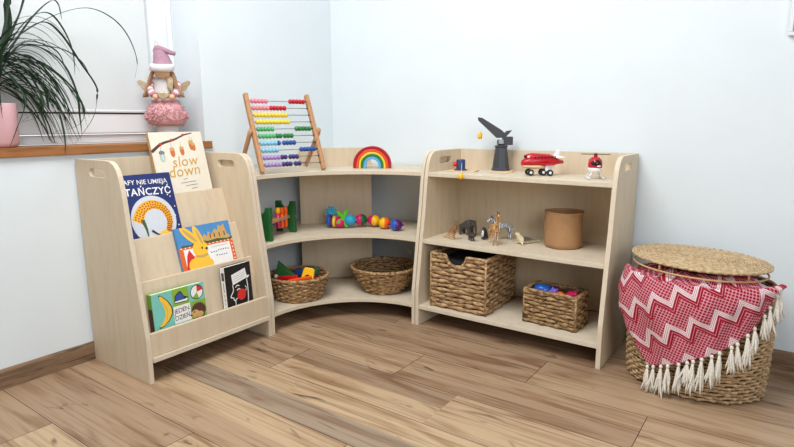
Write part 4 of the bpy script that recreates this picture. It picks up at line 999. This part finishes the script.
def b_penguin(g, s):
    n = dict(base=(0, 0, .16, .20), mid=(0, 0, .42, .22), ch=(.02, 0, .64, .17), hd=(.04, 0, .86, .13), bk=(.20, 0, .85, .035), t1=(-.26, 0, .10, .08), t2=(-.46, 0, .06, .05))
    for sd, y in (('l', .14), ('r', -.14)): n['f' + sd] = (.10, y * .7, .03, .06); n['g' + sd] = (.22, y * .8, .02, .045); n['w' + sd] = (-.02, y * 1.5, .52, .05); n['x' + sd] = (-.06, y * 1.9, .24, .035)
    sk(g, n, [('base', 'mid', 'ch', 'hd', 'bk'), ('base', 't1', 't2')] + [('base', 'f' + d, 'g' + d) for d in 'lr'] + [('ch', 'w' + d, 'x' + d) for d in 'lr'], A_PEN, s)
    b_ = G(); b_.ell((.085 * s, 0, .40 * s), (.16 * s, .145 * s, .28 * s), C_WHT, None, 12, 8); b_.ell((.07 * s, 0, .80 * s), (.085 * s, .10 * s, .07 * s), C_LBLUE, None, 10, 6)
    return {'belly': b_}
def b_seal(g, s):
    n = dict(mid=(0, 0, .17, .18), ch=(.28, 0, .24, .18), nk=(.42, 0, .40, .13), hd=(.48, 0, .56, .12), mz=(.63, 0, .54, .06), t1=(-.34, 0, .13, .11), t2=(-.66, 0, .10, .065), t3=(-.86, 0, .09, .045), ta=(-.98, .08, .09, .03), tb=(-.98, -.08, .09, .03))
    for sd, y in (('l', .17), ('r', -.17)): n['f' + sd] = (.30, y, .07, .05); n['g' + sd] = (.38, y * 1.8, .03, .035)
    sk(g, n, [('mid', 'ch', 'nk', 'hd', 'mz'), ('mid', 't1', 't2', 't3', 'ta'), ('t3', 'tb')] + [('ch', 'f' + d, 'g' + d) for d in 'lr'], A_SEAL, s)
    eyes(g, [(.55, .085, .61), (.55, -.085, .61), (.69, 0, .56)], .018, s)
VD = math.atan2(-.813, .582)         # direction from the board towards the room
animal('toy_kangaroo', 'small brown toy kangaroo at the left end of the middle board', (.972, -.285, ZM + .002), VD + .75, .080, b_kangaroo)
animal('toy_elephant', 'dark grey toy elephant standing by the back panel', (.978, -.163, ZM), VD + .75, .084, b_elephant(A_ELE))
animal('toy_elephant', 'tiny dark elephant calf in front of the bigger elephant', (1.060, -.268, ZM), VD + .3, .041, b_elephant(A_CALF))
animal('toy_penguin', 'small black and white toy penguin left of the giraffe', (1.098, -.215, ZM + .004), VD - 1.1, .062, b_penguin)
animal('toy_giraffe', 'tall spotted toy giraffe facing the room in front of zebra', (1.176, -.280, ZM), VD + .1, .137, b_giraffe)
animal('toy_zebra', 'striped toy zebra standing behind the giraffe', (1.166, -.166, ZM), VD - 1.25, .104, b_zebra)
animal('toy_seal', 'cream toy seal with grey back lying near the paper bag', (1.285, -.192, ZM + .001), VD - 1.15, .088, b_seal)

# ------------------------------------------------------------------ top board: winch, crane, plane, helicopter
RV = math.atan2(.5817, .8134)        # across the picture as seen from the room
def plate(label, loc, w, d, rot):
    return tag(G().prism(rrect(-w / 2, -d / 2, w / 2, d / 2, .006), .005, LIGHTW, bev=.001).build('wooden_plate', None, loc, (0, 0, rot)), label, 'toy base', 'thin wooden base plates')
plate('thin wooden plate under the blue toy winch', (.962, -.178, ZT + .0028), .135, .085, .25)
plate('thin wooden plate under the charcoal toy crane', (1.128, -.108, ZT + .0028), .095, .13, .35)
PT = ZT + .0056
t = thing('toy_winch', 'dark blue toy winch with red knob and hanging yellow hook', 'toy', (.957, -.192, PT), (0, 0, RV))
G().lathe([(.030, 0), (.030, .004), (.021, .006), (.021, .046), (.017, .050), (.0, .050)], C_NAVY, 24).build('drum', t)
G().box((0, -.0195, .028), (.018, .006, .034), gloss('mid_navy', 44, 66, 124), bev=.002).build('front_panel', t)
G().lathe([(.010, 0), (.011, .003), (.011, .012), (.008, .016)], C_REDPL, 16, T(-.0195, 0, .028) @ RY(-PI / 2)).build('knob', t)
g = G(); e0 = Vector((.010, -.155, .012)); g.tube(smooth_path([(.0, -.022, .030), (-.006, -.08, .034), (-.016, -.172, .012), (-.020, -.176, -.002)], 5), .0009, C_WHT, 5); g.build('string', t)
G().lathe([(.004, .004), (.011, 0), (.012, -.014), (.009, -.021)], C_GOLDY, 14, T(-.020, -.176, -.003)).build('hook', t)

t = thing('toy_crane', 'charcoal toy crane with a raised boom and yellow hook', 'toy', (1.112, -.096, PT), (0, 0, RV))
g = G(); nn = 8
pr = [(.043, 0), (.043, .006), (.039, .012), (.027, .104), (.030, .107), (.030, .113), (.014, .114)]
g.lathe(pr, C_GREYPL, 8, RZ(PI / 8), smooth=False); g.build('tower', t)
g = G(); g.box((0, 0, .127), (.034, .034, .024), C_GREYPL, bev=.003); g.box((.028, 0, .134), (.044, .038, .038), C_GREYPL, bev=.003); g.build('cab', t)
G().box((-.004, -.0185, .130), (.022, .004, .018), plain('cab_grey', rgb(150, 158, 168), .3, .05), bev=.001).build('cab_window', t)
g = G(); M = T(0, 0, .148) @ RX(PI / 2)
g.prism([(-.022, .0), (.016, .0), (.014, .020), (-.004, .036), (-.092, .090), (-.108, .092), (-.106, .078)], .032, C_GREYPL, M, bev=.002)
g.prism([(.000, .006), (.016, .002), (.046, .034), (.022, .030)], .030, C_GREYPL, M, bev=.002)
g.build('boom', t)
G().tube([(-.098, 0, .222), (-.098, 0, .170)], .0007, C_WHT, 5).build('string', t)
G().lathe([(.004, .172), (.010, .168), (.0105, .148), (.007, .143)], C_GOLDY, 12, T(-.098, 0, 0)).build('hook', t)

t = thing('toy_plane', 'red and wood toy aeroplane with white tail on the top board', 'toy plane', (1.340, -.178, ZT), (0, 0, RV + .05))
# nose towards -x
def hull(g, secs, mat, n=16):
    V, F = [], []
    for x, cy, cz, ry, rz in secs:
        for j in range(n):
            a = 2 * PI * j / n; V.append((x, cy + ry * math.cos(a), cz + rz * math.sin(a)))
    for i in range(len(secs) - 1):
        for j in range(n): F.append((i * n + j, (i + 1) * n + j, (i + 1) * n + (j + 1) % n, i * n + (j + 1) % n))
    F.append(tuple(range(n))); F.append(tuple(reversed([(len(secs) - 1) * n + j for j in range(n)])))
    g.add(V, F, mat, None, True)
g = G(); hull(g, [(-.089, 0, .052, .006, .004), (-.086, 0, .053, .016, .011), (-.076, 0, .055, .023, .016), (-.060, 0, .060, .027, .021), (-.02, 0, .062, .028, .022), (.03, 0, .062, .026, .020), (.06, 0, .060, .020, .014), (.092, 0, .056, .006, .006)], C_RED)
hull(g, [(-.074, 0, .070, .010, .006), (-.066, 0, .078, .019, .014), (-.045, 0, .080, .023, .016), (.03, 0, .077, .021, .014), (.058, 0, .071, .012, .008)], C_RED)
g.build('fuselage', t)
g = G(); hull(g, [(-.084, 0, .042, .012, .004), (-.076, 0, .040, .021, .008), (-.04, 0, .038, .025, .011), (.02, 0, .038, .024, .010), (.048, 0, .044, .012, .006)], LIGHTW); g.build('wooden_belly', t)
g = G()
for k in range(7): g.ell((-.036 + k * .0145, -.0225 - .0005 * (k < 3), .078), (.0038, .003, .0048), C_BLACK, None, 8, 6)
g.ell((-.063, -.0185, .080), (.006, .005, .005), C_WHT, None, 8, 6); g.ell((-.073, -.004, .081), (.006, .014, .007), C_BLACK, None, 8, 6); g.build('windows', t)
g = G(); g.prism([(.040, .075), (.070, .077), (.078, .108), (.066, .110), (.050, .088)], .007, C_WHT, RX(PI / 2), bev=.002)
g.prism([(.050, -.034), (.072, -.044), (.084, -.042), (.082, 0), (.084, .042), (.072, .044), (.050, .034)], .006, C_WHT, T(0, 0, .078), bev=.002); g.build('tail', t)
g = G(); g.prism([(-.016, 0), (.022, -.0), (.040, -.036), (.018, -.036)], .006, C_RED, T(0, -.022, .050), bev=.002); g.prism([(-.016, 0), (.022, 0), (.040, .036), (.018, .036)][::-1], .006, C_RED, T(0, .022, .050), bev=.002); g.build('wings', t)
g = G()
for y in (-.028, .028): g.box((.022, y, .034), (.030, .014, .030), C_WHT, bev=.005)
g.build('landing_struts', t)
for x, y in ((-.052, -.020), (-.052, .020), (.024, -.040), (.024, .040), (.004, -.014), (.004, .014)):
    g = G(); g.lathe([(.008, -.006), (.012, -.0055), (.0135, -.003), (.0135, .003), (.012, .0055), (.008, .006)], C_BLACK, 18, T(x, y, .0138) @ RX(PI / 2)); w_ = g.build('wheel', t)
    G().lathe([(.006, -.0068), (.006, .0068)], C_WHT, 12, T(x, y, .0138) @ RX(PI / 2)).build('hub', w_)
g = G()
for x, y in ((-.052, .020), (.024, .040), (.004, .014)): g.tube([(x, -y, .0138), (x, y, .0138)], .0022, C_STEEL, 6)
g.tube([(-.052, 0, .0138), (-.052, 0, .034)], .004, C_BLACK, 8); g.tube([(.006, 0, .0138), (.006, 0, .034)], .004, C_BLACK, 8); g.build('axles', t)

t = thing('toy_helicopter', 'red and white toy helicopter at the right of the top board', 'toy helicopter', (1.572, -.210, ZT + .0012), (0, 0, RV - .1))
g = G(); g.lathe([(.008, .028), (.020, .034), (.0265, .046), (.027, .060), (.024, .074), (.016, .084), (.006, .087)], C_RED, 24, T(0, 0, 0), sx=1.0, sy=1.15); g.build('cabin', t)
g = G(); g.ell((.0, -.0125, .061), (.0225, .0205, .020), plain('smoked_visor', rgb(52, 16, 20), .12, .05), None, 16, 10); g.box((.006, -.0335, .052), (.012, .002, .005), C_WHT); g.build('windscreen', t)
g = G(); g.lathe([(.010, .022), (.022, .025), (.0275, .036), (.0275, .044)], C_WHT, 24, sy=1.15); g.build('underbody', t)
g = G(); hull(g, [(0, 0, 0, .014, .012), (.07, 0, .004, .006, .005), (.082, 0, .006, .004, .004)], C_RED); tb = g.build('tail_boom', t, (0, .02, .062), (0, 0, PI / 2))
for s_ in (-1, 1):
    g = G(); g.tube(smooth_path([(s_ * .028, -.040, .008), (s_ * .028, -.034, .0035), (s_ * .028, .034, .0035)], 4), .0035, C_WHT, 8)
    for y in (-.018, .018): g.tube([(s_ * .028, y, .0035), (s_ * .014, y * .8, .028)], .003, C_WHT, 6)
    g.build('skid', t)
g = G(); g.lathe([(.007, 0), (.007, .010), (.004, .014)], C_RED, 12, T(0, 0, .086)); g.build('rotor_mast', t)
g = G()
for a in (0, PI): g.prism([(.004, -.006), (.052, -.007), (.055, 0), (.052, .007), (.004, .006)], .003, C_GREYPL, T(0, 0, .097) @ RZ(a - .25), bev=.0008)
g.lathe([(.007, 0), (.007, .006)], C_BLACK, 12, T(0, 0, .094)); g.build('rotor', t)

# ------------------------------------------------------------------ hamper, lid, blanket
HX, HY, HA, HB, HH = 1.987, -.287, .222, .186, .390
t = thing('seagrass_hamper', 'oval woven seagrass hamper standing on the floor by the wall', 'hamper', (HX, HY, 0))
pathE = lambda a, off: ((HA + off) * math.cos(2 * PI * a), (HB + off) * math.sin(2 * PI * a))
g = G(); wmesh(g, pathE, 31, .004, HH - .012, lambda f: -.004 + .008 * math.sin(PI * f),   .0034, 62, STRAW_H, 500, hh=.0060, thick=.0052); 
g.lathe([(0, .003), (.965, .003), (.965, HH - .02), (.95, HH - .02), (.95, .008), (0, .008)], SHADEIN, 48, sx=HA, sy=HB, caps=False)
g.build('woven_body', t)
g = G(); n = 160
for ph in (0, PI): g.tube([(*pathE(i / n, .004 * math.cos(2 * PI * i / n * 40 + ph)), HH - .009 + .004 * math.sin(2 * PI * i / n * 40 + ph)) for i in range(n)], .005, STRAW_H, 6, closed=True)
g.build('rim', t)
# lid with coiled rows, a little dome and a cane hoop on short posts
t = thing('hamper_lid', 'oval woven straw lid lying tilted on the red blanket', 'lid', (1.972, -.268, .438), (-.004, .030, 0))
LA, LB = .223, .194
g = G(); rows_ = 26
for r in range(rows_):
    f = (r + .6) / rows_; n = max(24, int(330 * f)); m = 6; V, F = [], []
    for i in range(n):
        a = 2 * PI * i / n; ph = a * max(3, int(56 * f)) + PI * (r % 2); bul = .75 + .3 * abs(math.sin(ph))
        for j in range(m):
            q = 2 * PI * j / m; rad = f + (.5 / rows_) * 1.1 * bul * math.cos(q)
            V.append((LA * rad * math.cos(a), LB * rad * math.sin(a), .010 + .004 * (1 - f * f) + .0013 * math.sin(ph) + .0050 * bul * math.sin(q)))
    for i in range(n):
        for j in range(m): F.append((i * m + j, ((i + 1) % n) * m + j, ((i + 1) % n) * m + (j + 1) % m, i * m + (j + 1) % m))
    g.add(V, F, STRAW_L, None, True)
g.lathe([(0, .006), (.97, .004), (.97, .009), (0, .014)], STRAW_L, 48, sx=LA, sy=LB, caps=False)
g.build('woven_disc', t)
hoop = G(); ha, hb, hz = .214, .184, -.019
hoop.tube([(ha * math.cos(2 * PI * i / 72), hb * math.sin(2 * PI * i / 72), hz) for i in range(72)], .0034, CANE, 8, closed=True); hoop.build('cane_hoop', t)
for a in (-2.05, -.72, .6, 2.3):
    G().tube([(ha * math.cos(a), hb * math.sin(a), hz), (ha * math.cos(a), hb * math.sin(a), .006)], .0032, CANE, 8).build('cane_post', t)

def blanket_mat():
    m, nt, b = base_mat('zigzag_blanket')
    uv = N(nt, 'ShaderNodeUVMap'); uv.uv_map = 'UVMap'; sp = N(nt, 'ShaderNodeSeparateXYZ'); nt.links.new(uv.outputs[0], sp.inputs[0])
    def mth(op, a, bb=None, c=None):
        n = N(nt, 'ShaderNodeMath', operation=op)
        for i, x in enumerate((a, bb, c)):
            if x is None: continue
            if isinstance(x, (int, float)): n.inputs[i].default_value = x
            else: nt.links.new(x, n.inputs[i])
        return n.outputs[0]
    U, V = sp.outputs['X'], sp.outputs['Y']
    tri = mth('PINGPONG', U, .036)                       # 0 .. .040 zigzag
    w = mth('ADD', V, mth('MULTIPLY', tri, 1.3))
    f = mth('FRACT', mth('DIVIDE', mth('ADD', w, .03), .108))
    def band(x, lo, hi): return mth('MULTIPLY', mth('GREATER_THAN', x, lo), mth('LESS_THAN', x, hi))
    isred = band(f, .02, .24); iswh = band(f, .24, .45)
    redline = band(mth('FRACT', mth('MULTIPLY', f, 9.1)), .0, .24)    # pale lines in the red band
    whline = band(mth('FRACT', mth('MULTIPLY', f, 13.8)), .0, .26)     # red lines in the white band
    k = PI / .0128
    dots = mth('MULTIPLY', mth('SINE', mth('MULTIPLY', mth('ADD', U, V), k)), mth('SINE', mth('MULTIPLY', mth('SUBTRACT', U, V), k)))
    dot = mth('GREATER_THAN', mth('ABSOLUTE', dots), .36)
    nz = N(nt, 'ShaderNodeTexNoise'); nz.inputs['Scale'].default_value = 900; nt.links.new(uv.outputs[0], nz.inputs['Vector'])
    def mixc(fac, A, B):
        x = N(nt, 'ShaderNodeMix', data_type='RGBA')
        nt.links.new(fac, x.inputs['Factor'])
        for s_, c in (('A', A), ('B', B)):
            if isinstance(c, tuple): x.inputs[s_].default_value = c
            else: nt.links.new(c, x.inputs[s_])
        return x.outputs['Result']
    RED, PINK, WH = rgb(156, 26, 46), rgb(212, 146, 158), rgb(236, 220, 222)
    c = mixc(dot, PINK, RED)
    c = mixc(iswh, c, mixc(whline, WH, RED)); c = mixc(isred, c, mixc(redline, RED, PINK))
    c2 = N(nt, 'ShaderNodeMix', data_type='RGBA', blend_type='MULTIPLY'); c2.inputs['Factor'].default_value = .35
    nt.links.new(c, c2.inputs['A']); nt.links.new(ramp(nt, nz.outputs['Fac'], [(.35, (.62, .6, .6, 1)), (.6, (1, 1, 1, 1))]), c2.inputs['B'])
    nt.links.new(c2.outputs['Result'], b.inputs['Base Color']); b.inputs['Roughness'].default_value = .95; b.inputs['Specular IOR Level'].default_value = .1
    bp = N(nt, 'ShaderNodeBump'); bp.inputs['Strength'].default_value = .4; bp.inputs['Distance'].default_value = .001
    nt.links.new(nz.outputs['Fac'], bp.inputs['Height']); nt.links.new(bp.outputs['Normal'], b.inputs['Normal'])
    return m
BLK = blanket_mat(); TAS = plain('tassel_yarn', rgb(226, 220, 208), .95, .12, 200, bump=.6)
FR = [(-119, .089), (-101, .119), (-87, .150), (-74, .180), (-57, .230), (-47, .274), (-39, .317), (-32, .357), (-26, .390), (-18, .404)]
def fr(s):
    th = -119 + s * 101
    for (a, z), (b, y) in zip(FR, FR[1:]):
        if a <= th <= b: return th, z + (y - z) * (th - a) / (b - a)
    return th, FR[-1][1]
def arc_len(th):  # arc length round the hamper from -119 degrees
    n = 40; L = 0; a0 = math.radians(-119); a1 = math.radians(th); p = None
    for i in range(n + 1):
        a = a0 + (a1 - a0) * i / n; q = (.243 * math.cos(a), .203 * math.sin(a))
        if p: L += math.hypot(q[0] - p[0], q[1] - p[1])
        p = q
    return L if th >= -119 else -L
def surf(th, z, off):
    a = math.radians(th); return Vector((HX + (HA + .0185 + off) * math.cos(a), HY + (HB + .0185 + off) * math.sin(a), z))
def fold(th, z):
    return .006 + .005 * math.sin(math.radians(th) * 11 + z * 14) * min(1, max(0, (.46 - z) / .1)) + .003 * math.sin(math.radians(th) * 23 - z * 30)
bl_ = bpy.data.objects.new('throw_blanket', None); COL.objects.link(bl_); bl_.location = (HX, HY, .2)
tag(bl_, 'red and white zigzag blanket with white tassels draped over the hamper', 'blanket')
g = G(); NU, NV = 120, 60; V, UVS = [], []
ZTOP = .402
e = Vector((arc_len(-40), .190)).normalized()
O_ = Vector((HX, HY, .2))
for j in range(NV + 1):
    v = j / NV
    for i in range(NU + 1):
        s = i / NU; tb, zb = fr(s); tt = -170 + s * 152
        # v 0..0.84 hangs outside; beyond that it turns in over the rim
        f = min(1, v / .84); ff = f
        rise = .010 * max(0, (s - .62) / .38) + .007 * max(0, 1 - s * 6); ZT2 = ZTOP + rise
        th = tb + (tt - tb) * ff; z = zb + (ZT2 - zb) * ff
        left = max(0, 1 - s * 2.2)
        off = .004 + fold(th, z) * (.4 + .6 * math.sin(PI * min(1, f + .08))) + (.018) * left * math.sin(PI * min(1, f ** 1.6)) + .010 * math.sin(PI * f ** 2)
        p = surf(th, z, off)
        if v > .84:
            q = (v - .84) / .16; a = q * PI * .62
            p = surf(th, ZTOP + rise * (1 - min(1, q / .3)) + .006 * math.sin(min(a, PI / 2) ) - .011 * math.sin(PI * min(1, q / .7)) + .014 * max(0, (q - .55) / .45) + .003 * math.sin(th * .35), off * (1 - q) - .085 * q - .006 * math.sin(a))
        V.append(p - O_)
        al = arc_len(th); d = Vector((al, z - .089)); UVS.append((d.dot(e), -d.x * e.y + d.y * e.x + (max(0, v - .84) * .35)))
F = [(j * (NU + 1) + i, j * (NU + 1) + i + 1, (j + 1) * (NU + 1) + i + 1, (j + 1) * (NU + 1) + i) for j in range(NV) for i in range(NU)]
g.add(V, F, BLK, None, True); o = g.build('cloth', bl_)
uvl = o.data.uv_layers.new(name='UVMap')
for lp in o.data.loops: uvl.data[lp.index].uv = UVS[lp.vertex_index]
md = o.modifiers.new('thickness', 'SOLIDIFY'); md.thickness = .003; md.offset = 1
# tassels
random.seed(9)
def tassel(p, out, L, name='tassel'):
    g = G(); g.ell(p + Vector((0, 0, -.004)), (.0062, .0062, .0075), TAS, None, 8, 6)
    for k in range(13):
        a = 2 * PI * k / 13 + random.random(); sp_ = random.uniform(.003, .016); le = L * random.uniform(.8, 1.05)
        d = Vector((math.cos(a) * sp_, math.sin(a) * sp_, 0)); d = d + out * max(0, -d.dot(out)) * 1.0
        mid = p + d * .55 + out * .003 + Vector((random.uniform(-.002, .002), random.uniform(-.002, .002), -le * .5))
        end = p + d + out * .002 + Vector((random.uniform(-.010, .010), random.uniform(-.008, .008), -le))
        g.tube(smooth_path([p + Vector((0, 0, -.007)), mid, end], 3), [.0030, .0034, .0036, .0036, .0034, .0030, .0014], TAS, 5)
    return g.build(name, bl_)
NT = 18
for i in range(NT):
    s = min(.985, (i + .25 + random.uniform(-.22, .22)) / NT); th, z = fr(s); a = math.radians(th); out = Vector((math.cos(a) / HA, math.sin(a) / HB, 0)).normalized()
    tassel(surf(th, z, .0135) - O_, out, random.uniform(.080, .118) * (1 if s < .8 else .85))

# ------------------------------------------------------------------ camera and light
cam = bpy.data.cameras.new('camera'); co = bpy.data.objects.new('camera', cam); COL.objects.link(co)
f_, cx, cy, cz, yaw_, pit, rol = 558.697, 2.22472, -2.47110, .93100, -.62153, .17993, -.004248
fw = Vector((math.sin(yaw_) * math.cos(pit), math.cos(yaw_) * math.cos(pit), -math.sin(pit))); r_ = Vector((math.cos(yaw_), -math.sin(yaw_), 0)); u_ = r_.cross(fw)
R_ = r_ * math.cos(rol) + u_ * math.sin(rol); U_ = -r_ * math.sin(rol) + u_ * math.cos(rol)
co.matrix_world = Matrix(((R_.x, U_.x, -fw.x, cx), (R_.y, U_.y, -fw.y, cy), (R_.z, U_.z, -fw.z, cz), (0, 0, 0, 1)))
cam.sensor_width = 36; cam.lens = f_ / 794 * 36; cam.clip_start = .02; S.camera = co
W = bpy.data.worlds.new('World'); S.world = W; W.use_nodes = True
nt = W.node_tree; bg = nt.nodes['Background']                       # dim room light, bright sky beyond the window wall
ge = N(nt, 'ShaderNodeNewGeometry'); sp = N(nt, 'ShaderNodeSeparateXYZ'); nt.links.new(ge.outputs['Incoming'], sp.inputs[0])
nt.links.new(ramp(nt, sp.outputs['X'], [(.50, (.86, .92, 1, 1)), (.62, (.95, .98, 1, 1))]), bg.inputs['Color'])
mr = N(nt, 'ShaderNodeMapRange'); mr.inputs['From Min'].default_value = .45; mr.inputs['From Max'].default_value = .6; mr.inputs['To Min'].default_value = .21; mr.inputs['To Max'].default_value = 1.3
nt.links.new(sp.outputs['X'], mr.inputs['Value']); nt.links.new(mr.outputs[0], bg.inputs['Strength'])
def area(name, loc, target, sx, sy, power, color):
    l = bpy.data.lights.new(name, 'AREA'); l.shape = 'RECTANGLE'; l.size = sx; l.size_y = sy; l.energy = power; l.color = color
    o = bpy.data.objects.new(name, l); COL.objects.link(o); o.location = loc
    o.rotation_euler = (Vector(target) - Vector(loc)).to_track_quat('-Z', 'Y').to_euler(); return o
area('ceiling_lamp_light', (1.15, -1.9, 2.65), (1.1, -1.1, 0), 1.3, 1.3, 66, (1, .985, .96))
area('front_right_fill_light', (3.7, -2.8, 1.6), (.5, -.6, .5), 1.5, 1.5, 40, (.94, .97, 1))  # added soft fill for dividers, bays and right panel; no window known there
vs = S.view_settings; vs.view_transform = 'Standard'; vs.look = 'None'; vs.gamma = 1; vs.use_curve_mapping = False; vs.exposure = 0.03
